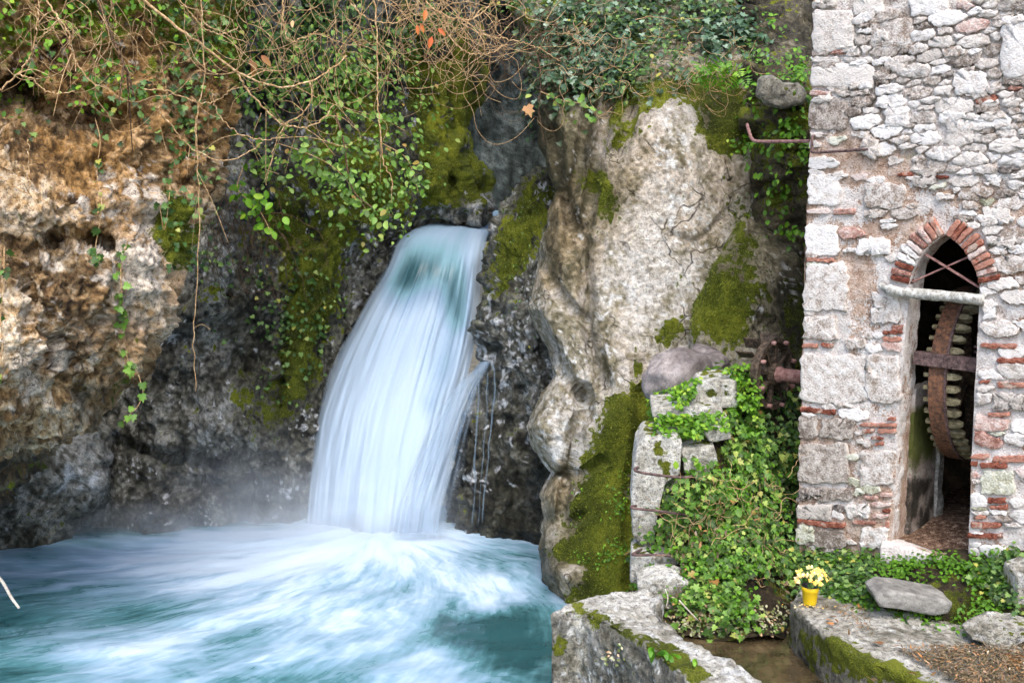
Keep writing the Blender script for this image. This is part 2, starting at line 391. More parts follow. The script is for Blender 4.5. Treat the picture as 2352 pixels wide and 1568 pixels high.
# --- dark cliff left of and behind the fall, mossy above the lip
def paint_mid(X, Y, V, N):
    up = np.clip(N[..., 2], 0, 1)
    moss = 0.95 * blob(X, Y, 1060, 200, 60, 170, -6) + 0.7 * blob(X, Y, 960, 200, 30, 220, -8) + 0.9 * blob(X, Y, 740, 640, 70, 150, 15) + 0.75 * blob(X, Y, 690, 830, 60, 130, 10) \
        + 0.9 * blob(X, Y, 1050, 420, 70, 60, 40) + 0.6 * blob(X, Y, 860, 470, 110, 90) + 0.45 * blob(X, Y, 570, 930, 40, 80) + 0.4 * blob(X, Y, 480, 700, 60, 120) + 0.35 * blob(X, Y, 640, 960, 50, 110) + 0.8 * blob(X, Y, 650, 500, 70, 90) + 0.5 * blob(X, Y, 800, 250, 180, 200) + 0.3 * up
    moss = moss * np.clip((1120 - Y) / 100, 0, 1)
    stain_shade = 0.35 * sstep(900, 1130, Y) + 0.5 * blob(X, Y, 640, 700, 130, 260) + 0.75 * blob(X, Y, 420, 760, 110, 190) + 0.5 * blob(X, Y, 560, 480, 80, 140)  # wet foot; the cleft blobs paint the overhang's shade into the rock colour
    pale = 0.9 * blob(X, Y, 960, 130, 20, 110) + 0.7 * blob(X, Y, 1090, 470, 40, 40) + 0.5 * blob(X, Y, 480, 640, 60, 160) + 0.35 * blob(X, Y, 540, 1000, 160, 150) - 0.3 * sstep(1000, 1200, Y)
    lich = 0.8 * blob(X, Y, 950, 130, 30, 130) + 0.7 * blob(X, Y, 1080, 440, 70, 70) + 0.5 * blob(X, Y, 830, 520, 130, 80) + 0.25
    wet = 0.9 * np.clip(blob(X, Y, 820, 620, 110, 170, 30) * 1.4 + sstep(1000, 1150, Y), 0, 1)
    return dict(moss=moss, stain_shade=stain_shade, pale=pale, lichen=lich, wet=wet, ochre=-0.2)
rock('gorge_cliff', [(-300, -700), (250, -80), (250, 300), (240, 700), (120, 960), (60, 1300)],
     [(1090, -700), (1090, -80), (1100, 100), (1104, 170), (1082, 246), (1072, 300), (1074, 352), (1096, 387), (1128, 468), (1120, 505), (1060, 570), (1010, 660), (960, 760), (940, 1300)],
     [(300, -650, 11.5), (700, -650, 12.0), (1050, -650, 13.2), (560, 50, 12.7), (750, 50, 13.6), (950, 50, 14.7), (1080, 100, 15.7), (600, 400, 13.0), (800, 430, 13.5), (1000, 440, 14.6), (1120, 490, 14.7), (700, 600, 13.2),  # unseen upper face raised and leaned out, shaped to darken the gorge below
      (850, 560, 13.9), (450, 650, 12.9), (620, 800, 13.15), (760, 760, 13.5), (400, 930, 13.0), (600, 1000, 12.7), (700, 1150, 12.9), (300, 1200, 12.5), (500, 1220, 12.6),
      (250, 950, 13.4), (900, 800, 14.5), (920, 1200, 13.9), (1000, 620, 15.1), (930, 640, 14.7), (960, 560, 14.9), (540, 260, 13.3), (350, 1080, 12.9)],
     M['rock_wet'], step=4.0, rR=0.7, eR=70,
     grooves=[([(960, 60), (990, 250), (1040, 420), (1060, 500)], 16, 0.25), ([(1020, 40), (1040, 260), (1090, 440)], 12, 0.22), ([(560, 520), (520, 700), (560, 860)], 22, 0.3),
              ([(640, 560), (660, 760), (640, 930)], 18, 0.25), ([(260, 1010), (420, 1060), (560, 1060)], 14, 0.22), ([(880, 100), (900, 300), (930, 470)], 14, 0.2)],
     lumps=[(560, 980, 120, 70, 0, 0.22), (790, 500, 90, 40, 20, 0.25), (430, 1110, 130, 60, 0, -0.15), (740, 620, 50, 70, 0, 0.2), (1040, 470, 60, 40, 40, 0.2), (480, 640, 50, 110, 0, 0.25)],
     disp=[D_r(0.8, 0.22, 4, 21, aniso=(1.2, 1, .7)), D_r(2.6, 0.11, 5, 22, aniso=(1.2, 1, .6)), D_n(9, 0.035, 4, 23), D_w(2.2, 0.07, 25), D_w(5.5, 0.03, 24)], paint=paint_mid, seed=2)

# --- dark rock right of the fall
def paint_dark(X, Y, V, N):
    moss = 1.0 * blob(X, Y, 1215, 490, 50, 80, 20) + 0.8 * blob(X, Y, 1170, 600, 40, 90, 20) + 0.25 * np.clip(N[..., 2], 0, 1)
    return dict(moss=moss, stain_shade=0.35 + 0.35 * sstep(850, 1150, Y), pale=0.55 * blob(X, Y, 1160, 450, 30, 60, 40) + 0.2 * blob(X, Y, 1200, 800, 60, 140) - 0.3 * sstep(1050, 1200, Y), lichen=0.45 * (1 - sstep(900, 1050, Y)) + .1,
                wet=0.2 + 0.8 * sstep(980, 1150, Y), ochre=0.0)
rock('fall_side_cliff', [(1232, 386), (1190, 425), (1140, 500), (1124, 560), (1114, 640), (1118, 690), (1088, 742), (1094, 778), (1108, 800), (1100, 860), (1060, 960), (1030, 1090), (1020, 1300)],
     [(1262, 386), (1330, 440), (1340, 600), (1320, 800), (1330, 1000), (1320, 1300)],
     [(1240, 400, 13.4), (1180, 520, 12.9), (1260, 600, 12.2), (1120, 660, 12.8), (1100, 760, 12.6), (1200, 800, 12.1), (1290, 800, 11.8), (1120, 950, 12.5), (1220, 1000, 11.95), (1080, 1150, 12.45),
      (1200, 1200, 12.0), (1100, 1250, 12.3), (1290, 1200, 11.6)], M['rock_wet'], step=3.6, eL=40, rL=0.45, eR=30, rR=0.4,
     grooves=[([(1130, 800), (1110, 900), (1080, 1000)], 14, 0.12), ([(1200, 900), (1210, 1050), (1180, 1200)], 16, 0.15), ([(1250, 640), (1250, 800), (1265, 860), (1250, 1000)], 16, .25)],
     lumps=[(1150, 680, 50, 60, 0, 0.15), (1130, 1180, 60, 60, 0, 0.2), (1200, 1080, 50, 60, 0, .15)],
     disp=[D_r(1.2, 0.12, 4, 31), D_r(3.5, 0.07, 5, 32), D_n(11, 0.03, 4, 33), D_w(2.6, 0.05, 35), D_w(7, 0.025, 34)], paint=paint_dark, seed=3, wob=4)

# --- pale carved cliff in the middle
def paint_pale(X, Y, V, N):
    moss = 0.9 * blob(X, Y, 1355, 410, 34, 32) + 0.95 * blob(X, Y, 1395, 465, 36, 44) + 1.2 * soft_poly(X, Y, [(1400, 905), (1480, 900), (1500, 980), (1460, 1100), (1450, 1400), (1330, 1400), (1300, 1250), (1310, 1120), (1345, 1060), (1370, 960)], 40) \
        + 0.8 * blob(X, Y, 1540, 765, 48, 34, -20) + 0.9 * blob(X, Y, 1300, 1270, 60, 22) \
        + 0.95 * soft_poly(X, Y, [(1400, 180), (1700, 160), (1740, 330), (1680, 350), (1610, 300), (1590, 235), (1500, 225), (1440, 250), (1450, 300), (1410, 340), (1400, 260)], 30) \
        + 0.6 * blob(X, Y, 1465, 840, 16, 40) + 0.55 * blob(X, Y, 1700, 500, 40, 70) + 0.35 * blob(X, Y, 1300, 200, 60, 120) + 0.35 * blob(X, Y, 1640, 320, 40, 50) + 0.45 * sstep(200, 60, Y)
    moss = moss - 0.9 * blob(X, Y, 1320, 1310, 40, 20)
    lich = 0.9 * blob(X, Y, 1560, 430, 60, 130, -8) + 0.7 * blob(X, Y, 1330, 820, 90, 170) + 0.55 * blob(X, Y, 1520, 640, 100, 80) + 0.5 * blob(X, Y, 1280, 1000, 70, 130)
    pale = 0.45 * blob(X, Y, 1370, 1000, 45, 160, 20) + 0.3 * blob(X, Y, 1420, 750, 120, 160) + 0.5 * blob(X, Y, 1560, 450, 130, 240) - 0.6 * blob(X, Y, 1270, 330, 55, 260) - 0.4 * blob(X, Y, 1340, 430, 60, 220) - 0.12
    stain_shade = 0.45 * blob(X, Y, 1345, 700, 14, 160) + 0.4 * blob(X, Y, 1250, 780, 30, 60) + 0.5 * blob(X, Y, 1250, 230, 45, 200) + 0.35 * blob(X, Y, 1350, 330, 40, 120) + 0.7 * blob(X, Y, 1245, 1330, 40, 120) + 0.25 * sstep(200, 0, Y) + 0.5 * blob(X, Y, 1420, 300, 30, 60)  # darker along the grooves and left folds, at the top and the foot
    ochre = 0.9 * blob(X, Y, 1510, 280, 90, 80) + 0.7 * blob(X, Y, 1640, 480, 60, 170) + 0.6 * blob(X, Y, 1300, 500, 50, 130) - 0.4 * blob(X, Y, 1300, 950, 110, 200)
    return dict(moss=moss, stain_shade=stain_shade, pale=pale, lichen=lich, ochre=ochre, wet=0.7 * blob(X, Y, 1235, 1330, 30, 90))
rock('carved_cliff',
     [(1140, -80), (1170, 40), (1240, 130), (1236, 334), (1266, 415), (1276, 440), (1257, 499), (1234, 588), (1210, 710), (1226, 747), (1257, 803), (1263, 860), (1234, 902), (1206, 982), (1224, 1038), (1270, 1085),
      (1256, 1105), (1239, 1135), (1243, 1180), (1232, 1259), (1246, 1303), (1264, 1360), (1290, 1450)],
     [(1690, -80), (1730, 40), (1780, 160), (1780, 260), (1765, 330), (1755, 480), (1800, 560), (1860, 620), (1880, 900), (1880, 1450)],
     [(1200, 0, 13.2), (1450, 0, 13.2), (1700, 0, 12.6), (1260, 200, 12.4), (1260, 430, 11.7), (1300, 150, 12.3), (1500, 150, 12.0), (1700, 150, 11.8), (1500, 260, 11.1), (1600, 500, 10.85), (1400, 500, 11.05),
      (1650, 650, 10.7), (1780, 650, 11.0), (1300, 700, 11.0), (1450, 700, 10.8), (1550, 850, 10.5), (1240, 950, 10.9), (1350, 960, 10.45), (1450, 1000, 10.2), (1420, 1200, 9.9), (1300, 1150, 10.4),
      (1300, 1350, 10.0), (1450, 1390, 9.5), (1240, 1250, 10.3), (1700, 1000, 10.2), (1800, 1400, 9.6), (1220, 600, 11.6), (1700, 350, 11.2)],
     M['rock_pale'], step=3.8, eL=45, rL=0.55, eR=40, rR=0.5,
     grooves=[([(1270, 300), (1286, 429), (1318, 508), (1341, 560), (1346, 616), (1351, 691), (1351, 747), (1365, 813), (1374, 850), (1385, 880)], 13, 0.26),
              ([(1225, 733), (1257, 785), (1286, 850), (1318, 888), (1337, 911)], 12, 0.2), ([(1239, 597), (1267, 658), (1304, 701), (1342, 729)], 11, 0.16),
              ([(1337, 897), (1342, 944), (1318, 991), (1300, 1085), (1290, 1180)], 12, 0.24), ([(1370, 180), (1350, 260), (1330, 380), (1300, 470), (1310, 560)], 12, 0.2),
              ([(1400, 200), (1390, 300), (1360, 390), (1345, 520)], 11, 0.18), ([(1270, 1085), (1330, 1090), (1380, 1060)], 9, 0.12), ([(1240, 1190), (1300, 1200), (1340, 1180)], 10, 0.12),
              ([(1440, 225), (1445, 300), (1410, 345)], 13, 0.16), ([(1480, 900), (1470, 1000), (1455, 1100), (1445, 1380)], 14, 0.15), ([(1540, 540), (1600, 560), (1680, 480)], 8, 0.05)],
     lumps=[(1240, 980, 40, 60, 0, 0.2), (1245, 720, 40, 60, 0, 0.12), (1310, 950, 40, 60, 10, 0.1), (1280, 1150, 40, 40, 0, 0.15), (1300, 1320, 60, 34, 15, 0.2), (1255, 1250, 30, 30, 0, .1), (1410, 800, 50, 100, 0, 0.12),
            (1300, 620, 30, 90, -10, 0.12), (1390, 1000, 40, 90, 20, 0.12), (1300, 340, 22, 120, -6, .1)],
     disp=[D_n(0.9, 0.08, 3, 41), D_r(2.0, 0.03, 4, 42, aniso=(1, 1, .6)), D_n(6, 0.020, 5, 43), D_n(19, 0.011, 3, 45), D_w(1.5, 0.018, 46), D_w(6, 0.012, 44)], paint=paint_pale, seed=4, wob=3)

# --- mossy spur under it, against the mill
def paint_spur(X, Y, V, N):
    return dict(moss=1.1 * blob(X, Y, 1660, 690, 75, 90) + 0.5 * blob(X, Y, 1710, 560, 40, 60) + 0.7 * blob(X, Y, 1840, 750, 50, 160) + 0.2, lichen=0.45 * blob(X, Y, 1770, 620, 80, 90) + .2 * blob(X, Y, 1650, 720, 80, 80),
                pale=0.1 * blob(X, Y, 1760, 610, 90, 90) - .2, stain_shade=0.7 * blob(X, Y, 1830, 760, 55, 180) + .2, ochre=-0.2, wet=0)
rock('cliff_spur', [(1702, 498), (1664, 560), (1620, 625), (1590, 700), (1586, 760), (1600, 850), (1600, 900)], [(1722, 498), (1790, 540), (1838, 590), (1870, 640), (1880, 700), (1890, 900)],
     [(1710, 520, 10.6), (1620, 680, 10.15), (1700, 640, 10.0), (1780, 640, 10.1), (1850, 700, 10.6), (1620, 830, 10.1), (1750, 830, 9.9), (1860, 860, 10.5)], M['rock_pale'], step=3.8, eL=30, rL=0.3, rR=0.4, eT=10, rT=.2,
     disp=[D_n(1.6, 0.08, 3, 51), D_r(3.5, 0.05, 4, 52), D_n(10, 0.018, 4, 53)], paint=paint_spur, seed=5, wob=3)

# --- slot between cliff and mill
def paint_slot(X, Y, V, N):
    return dict(moss=0.5 * soft_poly(X, Y, [(1690, 200), (1900, 200), (1900, 480), (1700, 500)], 60) + 0.6 * sstep(600, 800, Y) + 0.3 * np.clip(N[..., 2], 0, 1), stain_shade=0.8 * sstep(200, 90, Y) + 0.25 * blob(X, Y, 1850, 480, 40, 90), lichen=0.35 * blob(X, Y, 1790, 90, 60, 90) + 0.3 * blob(X, Y, 1780, 430, 60, 80), pale=0.25, ochre=0, wet=0)  # darker at the top and beside the mill corner
def strata_z(p):
    q = p.copy(); q[..., 2] = q[..., 2] + 0.14 * fbm(p, 1.6, 4, 62); z = q[..., 2] * 6.5; i = np.floor(z); f = z - i
    jx = vn(np.stack([p[..., 0] * 4 + i * 7.7, i * 1.0, p[..., 1] * 0], -1), 66)
    return (0.06 * (np.minimum(np.minimum(f, 1 - f) * 6, 1) - 1) + 0.10 * jx) * (0.5 + 0.9 * sstep(-.2, .3, fbm(p, 1.5, 3, 67)))
rock('slot_back_wall', [(1690, -80), (1700, 150), (1740, 220), (1735, 520), (1700, 1100)], [(1980, -80), (1980, 1100)], [(1650, 0, 12.3), (1950, 0, 12.3), (1750, 120, 11.9), (1700, 260, 11.0), (1790, 240, 10.5), (1950, 260, 10.3), (1750, 400, 10.7), (1760, 500, 10.7), (1850, 400, 10.3), (1900, 600, 10.5), (1700, 1000, 10.8), (1900, 1000, 10.6)],
     M['rock_slot'], step=4.5, disp=[strata_z, D_r(2.0, 0.10, 4, 61), D_n(7, 0.05, 4, 63)], lumps=[(1800, 210, 60, 30, 10, .35), (1760, 380, 50, 60, 0, .15)], paint=paint_slot, seed=6)

# --- overhanging ochre cliff, near left
def paint_left(X, Y, V, N):
    moss = 0.50 * soft_poly(X, Y, [(-50, -80), (560, -80), (540, 160), (470, 330), (430, 200), (300, 180), (180, 230), (60, 160), (-50, 260)], 120) + 1.1 * soft_poly(X, Y, [(360, 440), (420, 470), (450, 560), (420, 620), (385, 590), (360, 520)], 30) \
        + 0.8 * blob(X, Y, 540, 90, 40, 110) + 0.6 * blob(X, Y, 280, 890, 60, 20, -30) + 0.5 * blob(X, Y, 120, 1080, 120, 30, -35)
    stain_shade = 0.6 * soft_poly(X, Y, [(30, 560), (150, 570), (230, 600), (200, 700), (330, 720), (250, 850), (200, 960), (100, 900), (110, 740), (60, 660)], 90) + 0.8 * blob(X, Y, 60, 190, 60, 50) + 0.6 * blob(X, Y, 120, 300, 120, 60) + 0.45 * sstep(930, 1100, Y) + 0.4 * blob(X, Y, 150, 545, 160, 26, 8) + 0.3 * sstep(780, 1000, Y) + 0.16  # darker along the grooves and towards the underside
    pale = 0.7 * blob(X, Y, 60, 780, 70, 170, -20) + 0.5 * blob(X, Y, 330, 560, 100, 150, 10) + 0.35 * blob(X, Y, 130, 480, 160, 90) - 0.10 + 0.45 * blob(X, Y, 340, 700, 60, 90) + 0.05 * blob(X, Y, 200, 100, 350, 150) + 0.25 * np.exp(-(poly_dist(X, Y, [(500, 400), (410, 640), (395, 745), (325, 860), (215, 950)]) / 50)**2) - 0.25 * sstep(950, 1100, Y)  # brightness of the right edge against the cleft is painted in here
    ochre = 0.8 * blob(X, Y, 250, 60, 320, 120) + 0.9 * blob(X, Y, 250, 330, 260, 200) + 0.7 * blob(X, Y, 300, 780, 90, 120) - 0.9 * blob(X, Y, 60, 780, 80, 150) - 0.3 * blob(X, Y, 250, 640, 120, 100) + 0.5 * blob(X, Y, 380, 640, 40, 60)
    lich = 0.9 * blob(X, Y, 330, 600, 90, 190, 10) + 0.5 * blob(X, Y, 70, 800, 80, 160) + 0.4 * blob(X, Y, 200, 480, 160, 80) + .15
    return dict(moss=moss, stain_shade=stain_shade, pale=pale, ochre=ochre, lichen=lich, wet=0.8 * sstep(960, 1080, Y))
rock('overhanging_cliff', [(-760, -420), (-760, 1235)], [(590, -420), (572, -80), (562, 120), (545, 220), (500, 400), (480, 480), (440, 560), (410, 630), (416, 680), (395, 745), (345, 820), (325, 860), (300, 890), (240, 925), (215, 960), (150, 1030), (70, 1110), (0, 1165), (-100, 1235)],
     [(-700, -300, 9.0), (-700, 400, 8.4), (-700, 1100, 8.6), (0, -400, 8.4), (500, -400, 9.6), (-100, 0, 8.6), (0, 100, 8.8), (300, 60, 9.4), (540, 100, 10.3), (450, 430, 9.7), (200, 380, 8.8), (0, 400, 8.2), (380, 640, 9.2), (200, 640, 8.45), (0, 680, 7.9), (300, 830, 8.85), (100, 880, 8.05), (-100, 900, 7.6), (0, 1010, 8.25),
      (200, 930, 9.0), (60, 1100, 9.4), (-100, 1150, 9.2), (480, 250, 9.9), (300, 240, 9.3), (60, 220, 9.0)],
     M['rock_left'], step=4.0, eR=46, rR=0.5,
     grooves=[([(-50, 560), (60, 575), (150, 545), (250, 560)], 14, 0.22), ([(-50, 240), (60, 200), (150, 290), (260, 270)], 22, 0.3), ([(100, 700), (140, 800), (200, 930)], 18, 0.15), ([(30, 600), (80, 680), (60, 760)], 10, 0.1),
              ([(250, 640), (230, 760), (270, 860)], 16, 0.1), ([(400, 240), (380, 420), (350, 520)], 24, 0.15)],
     lumps=[(130, 470, 130, 60, 5, 0.16), (60, 780, 60, 130, -20, 0.15), (340, 600, 80, 90, 0, 0.12), (190, 830, 60, 90, 0, 0.1), (300, 330, 60, 60, 0, 0.14), (150, 1040, 110, 30, -35, 0.12), (320, 850, 50, 40, 0, 0.14)],
     disp=[D_r(1.1, 0.16, 4, 71), D_r(3.2, 0.09, 5, 72), D_n(8, 0.04, 5, 73), D_w(2.3, 0.07, 76), D_w(8, 0.045, 74), D_w(17, 0.018, 75)], paint=paint_left, seed=7, wob=6)

# --- rock at the water's edge under the overhang
def paint_low(X, Y, V, N):
    return dict(moss=0.3 * blob(X, Y, 100, 1180, 120, 60), stain_shade=0.1 + 0.3 * sstep(1130, 1240, Y), pale=0.3 + 0.4 * blob(X, Y, 180, 1060, 60, 60), lichen=0.5 * blob(X, Y, 170, 1080, 80, 60) + .1, ochre=0.3, wet=0.4)
rock('waterside_rock', [(-900, 850), (-900, 1290)], [(150, 850), (215, 930), (236, 990), (252, 1060), (256, 1110), (236, 1150), (200, 1175), (172, 1195), (165, 1235), (150, 1290)],
     [(0, 900, 12.3), (200, 960, 12.5), (100, 1060, 11.8), (230, 1080, 12.0), (0, 1100, 11.5), (150, 1180, 12.0), (60, 1250, 11.75), (-150, 1250, 11.4), (150, 1290, 11.9), (-800, 900, 10.2), (-800, 1250, 10.0)], M['rock_wet'], step=5, eR=50, rR=0.5,
     disp=[D_r(1.3, 0.14, 4, 81), D_r(3.5, 0.07, 5, 82), D_n(10, 0.03, 4, 83), D_w(8, 0.02, 84)], paint=paint_low, seed=8, wob=4)

# --- dry and wet bed far below the water, ground sheet to the horizon
t = NT('river_gravel'); M['ground'] = t.done(t.ramp(t.noise(3, 4), [(.3, lin(60, 56, 44)), (.7, lin(120, 112, 92))]), .95, None, .2)
gv = [(-400, -50, -1.6), (400, -50, -1.6), (400, 900, -1.6), (-400, 900, -1.6)]
tag(mesh('ground', gv, [(0, 1, 2, 3)], M['ground']), kind='structure')

# ================================================================== WATER
def water_mats():
    # falling water: clear teal sheet breaking into white strands; 'st' = (across, along), 'foam' = how broken, 'veil' = how thin
    t = NT('falling_water'); st = t.attr('st', True); foam = t.attr('foam'); veil = t.attr('veil')
    n1 = t.noise(1.0, 4, 0.5, t.scale(st, (15, 0.8, 1))); n2 = t.noise(1.0, 3, 0.55, t.scale(st, (90, 1.4, 1))); n3 = t.noise(1.0, 3, 0.5, t.scale(st, (6, 1.6, 1)))
    s = t.math('ADD', t.math('ADD', t.math('MULTIPLY', n1, 0.42), t.math('MULTIPLY', n2, 0.12)), t.math('MULTIPLY', n3, 0.46))
    f = t.ss(0.0, 1.0, t.math('ADD', t.math('MULTIPLY', foam, 0.86), t.math('MULTIPLY', t.math('SUBTRACT', s, 0.5), t.math('ADD', 0.42, t.math('MULTIPLY', foam, 0.12)))))
    col = t.ramp(f, [(0.0, lin(44, 78, 86)), (0.3, lin(108, 146, 160)), (0.62, lin(136, 160, 184)), (1.0, lin(170, 189, 208))])  # foam tinted blue: sky light put into the colour
    nb = t.bump(s, 0.06, 0.03)
    ro = t.math('ADD', 0.40, t.math('MULTIPLY', f, 0.4))
    t.done(col, ro, nb, 0.4)
    a = t.math('MULTIPLY', t.math('SUBTRACT', 1.0, veil), t.ss(0.0, 0.35, t.math('SUBTRACT', t.math('ADD', 1.12, t.math('MULTIPLY', t.math('SUBTRACT', s, 0.5), 1.0)), t.math('MULTIPLY', veil, 1.25))))
    t.put(t.bsdf.inputs['Alpha'], t.math('MINIMUM', a, 1.0))
    M['fall'] = t.m
    # pool: deep teal with foam swept out from the fall; 'st' = (bearing, distance) round the foot of the fall
    t = NT('pool_water'); st = t.attr('st', True); foam = t.attr('foam')
    q = t.warp(1.1, 0.35, st)
    n1 = t.noise(1.0, 6, 0.55, t.scale(q, (6.0, 1.0, 1))); n2 = t.noise(1.0, 4, 0.55, t.scale(t.warp(2.0, 0.3, st), (19, 1.5, 1))); n3 = t.noise(1.0, 3, 0.55, t.scale(st, (64, 2.4, 1)))
    s = t.math('ADD', t.math('ADD', t.math('MULTIPLY', n1, 0.5), t.math('MULTIPLY', n2, 0.32)), t.math('MULTIPLY', n3, 0.18))
    f = t.ss(-0.10, 1.3, t.math('ADD', t.math('MULTIPLY', foam, 0.95), t.math('MULTIPLY', t.math('SUBTRACT', s, 0.5), 3.0)))
    col = t.ramp(f, [(0.0, lin(38, 76, 80)), (0.22, lin(78, 124, 132)), (0.5, lin(120, 154, 174)), (0.78, lin(152, 178, 200)), (1.0, lin(184, 202, 219))])
    nb = t.bump(s, 0.18, 0.10)
    t.done(col, t.math('ADD', 0.10, t.math('MULTIPLY', f, 0.6)), nb, 0.5)
    M['pool'] = t.m
    # still brown water of the mill race
    t = NT('race_water')
    col = t.ramp(t.noise(5, 5, 0.6, t.warp(2, 0.3)), [(0.35, lin(44, 38, 26)), (0.6, lin(84, 72, 52)), (0.75, lin(110, 98, 74))])
    t.done(col, 0.06, t.bump(t.noise(14, 3), 0.05, 0.02), 0.5); M['race'] = t.m
water_mats()

def water_sheet(name, left, right, ctrl, ny, nx, foam_fn, bulge=0.25, ripple=0.05, edge=0.16, seed=0, veil_fn=None, spread=1.0):
    ly, lx = zip(*[(b, a) for a, b in left]); ry, rx = zip(*[(b, a) for a, b in right])
    ys = np.linspace(max(ly[0], ry[0]), min(ly[-1], ry[-1]), ny); us = np.linspace(-1, 1, nx); us = np.sign(us) * (1 - (1 - np.abs(us))**1.25)
    def sm(y, yy, xx):
        return np.mean([np.interp(y + d, yy, xx) for d in np.linspace(-24, 24, 7)], 0)
    L = sm(ys, ly, lx); Rr = sm(ys, ry, rx)
    X = (L[:, None] * (1 - us[None]) + Rr[:, None] * (1 + us[None])) / 2; Y = np.repeat(ys[:, None], nx, 1); U = np.repeat(us[None], ny, 0)
    tt = np.repeat(np.linspace(0, 1, ny)[:, None], nx, 1)
    D = tps(ctrl)(X, Y) + bulge * (np.abs(U)**3)
    q = np.stack([U * 6 * spread, tt * 2.2, np.full_like(U, seed)], -1)
    D = D - ripple * (fbm(q, 1.0, 3, seed, aniso=(1, 1, 1)) * 1.2 + 0.6 * fbm(q * np.array((4, 1.5, 1)), 1, 3, seed + 3)) * sstep(0.02, 0.25, tt)
    V = P(X, Y, D); idx = np.arange(ny * nx).reshape(ny, nx)
    f = np.stack([idx[:-1, :-1], idx[1:, :-1], idx[1:, 1:], idx[:-1, 1:]], -1).reshape(-1, 4)
    veil = sstep(1 - edge, 1.0, np.abs(U) + 0.05 * vn(q * 3, seed + 9))
    if veil_fn is not None: veil = np.clip(np.maximum(veil, veil_fn(X, Y, U, tt)), 0, 1)
    st = np.stack([U * 0.5 * spread + seed * 3.1, tt * 2.4, np.zeros_like(U)], -1).reshape(-1, 3)
    o = mesh(name, V, f, M['fall'], attrs=dict(foam=np.clip(foam_fn(X, Y), -1, 1.5).ravel(), veil=veil.ravel(), st=st))
    return o
# upper stream, just above the lip
def foam_fall(X, Y):
    f = 0.62 + 0.36 * sstep(600, 740, Y) + 0.3 * blob(X, Y, 900, 590, 30, 60, 15)
    f = f - 0.50 * soft_poly(X, Y, [(932, 578), (1012, 582), (1042, 640), (1058, 735), (1044, 725), (1020, 655), (985, 650), (962, 668), (920, 695), (898, 652)], 44) - 0.20 * blob(X, Y, 935, 640, 30, 40, 20)
    f = f - 0.40 * blob(X, Y, 1050, 720, 34, 80, 12) - 0.34 * blob(X, Y, 1015, 850, 36, 70, 12) - 0.28 * blob(X, Y, 985, 935, 34, 36, 20) - 0.12 * blob(X, Y, 790, 850, 26, 130, 18) + 0.3 * blob(X, Y, 1095, 640, 22, 130) + 0.3 * blob(X, Y, 900, 1000, 120, 130, 20)
    f = f - 0.10 * blob(X, Y, 870, 760, 20, 130, 10) + 0.2 * sstep(1080, 1200, Y)
    return f
wf = empty('waterfall', P(860, 1235, 12.5), kind='structure'); wf['label'] = 'white silky waterfall pouring over the rock lip into the pool'
def adopt(o, root):
    l = np.array(root.location); o.data.transform(Matrix.Translation(Vector(-l))); o.parent = root
fall = water_sheet('main_fall', [(1118, 478), (1090, 487), (1040, 496), (985, 506), (962, 514), (930, 528), (900, 545), (888, 590), (862, 640), (814, 720), (772, 800), (742, 870), (712, 960), (692, 1090), (676, 1265)],
                   [(1170, 478), (1172, 487), (1170, 496), (1158, 506), (1146, 514), (1132, 540), (1125, 600), (1122, 700), (1112, 790), (1100, 850), (1080, 920), (1062, 1000), (1038, 1100), (1015, 1265)],
                   [(1140, 480, 18.5), (1100, 492, 16.6), (1165, 492, 16.9), (970, 508, 14.9), (1140, 508, 15.3), (950, 540, 13.9), (1100, 540, 14.0), (900, 600, 13.5), (1110, 620, 13.5), (850, 700, 13.2), (1000, 700, 13.1), (1110, 760, 13.1), (800, 900, 12.85), (1060, 900, 12.75),
                    (720, 1100, 12.6), (1030, 1100, 12.35), (700, 1250, 12.5), (1010, 1250, 12.1), (860, 1250, 12.15), (880, 1000, 12.5)], 200, 130, foam_fall, bulge=0.35, ripple=0.05, seed=1, edge=0.26, veil_fn=lambda X, Y, U, T: 0.75 * sstep(1165, 1258, Y + 18 * vn(np.stack([U * 5, T * 0, T * 0], -1), 77)))
adopt(fall, wf)
# thinner curtain springing off the ledge on the right
side = water_sheet('side_curtain', [(1110, 830), (1040, 880), (990, 960), (940, 1060), (900, 1160), (880, 1262)], [(1140, 830), (1118, 870), (1096, 960), (1076, 1060), (1056, 1160), (1045, 1262)],
                   [(1125, 835, 12.45), (1060, 880, 12.4), (1100, 900, 12.35), (960, 1060, 12.05), (1080, 1060, 12.2), (900, 1250, 11.9), (1040, 1250, 12.05), (980, 1180, 11.9)], 90, 70,
                   lambda X, Y: 0.75 + 0.25 * sstep(1000, 1150, Y), bulge=0.25, ripple=0.05, edge=0.5, seed=3, veil_fn=lambda X, Y, U, T: np.maximum(0.46 + 0.40 * sstep(0.1, 0.95, U) + 0.25 * sstep(-.3, -1., U), 0.95 * sstep(1180, 1255, Y)))
adopt(side, wf)
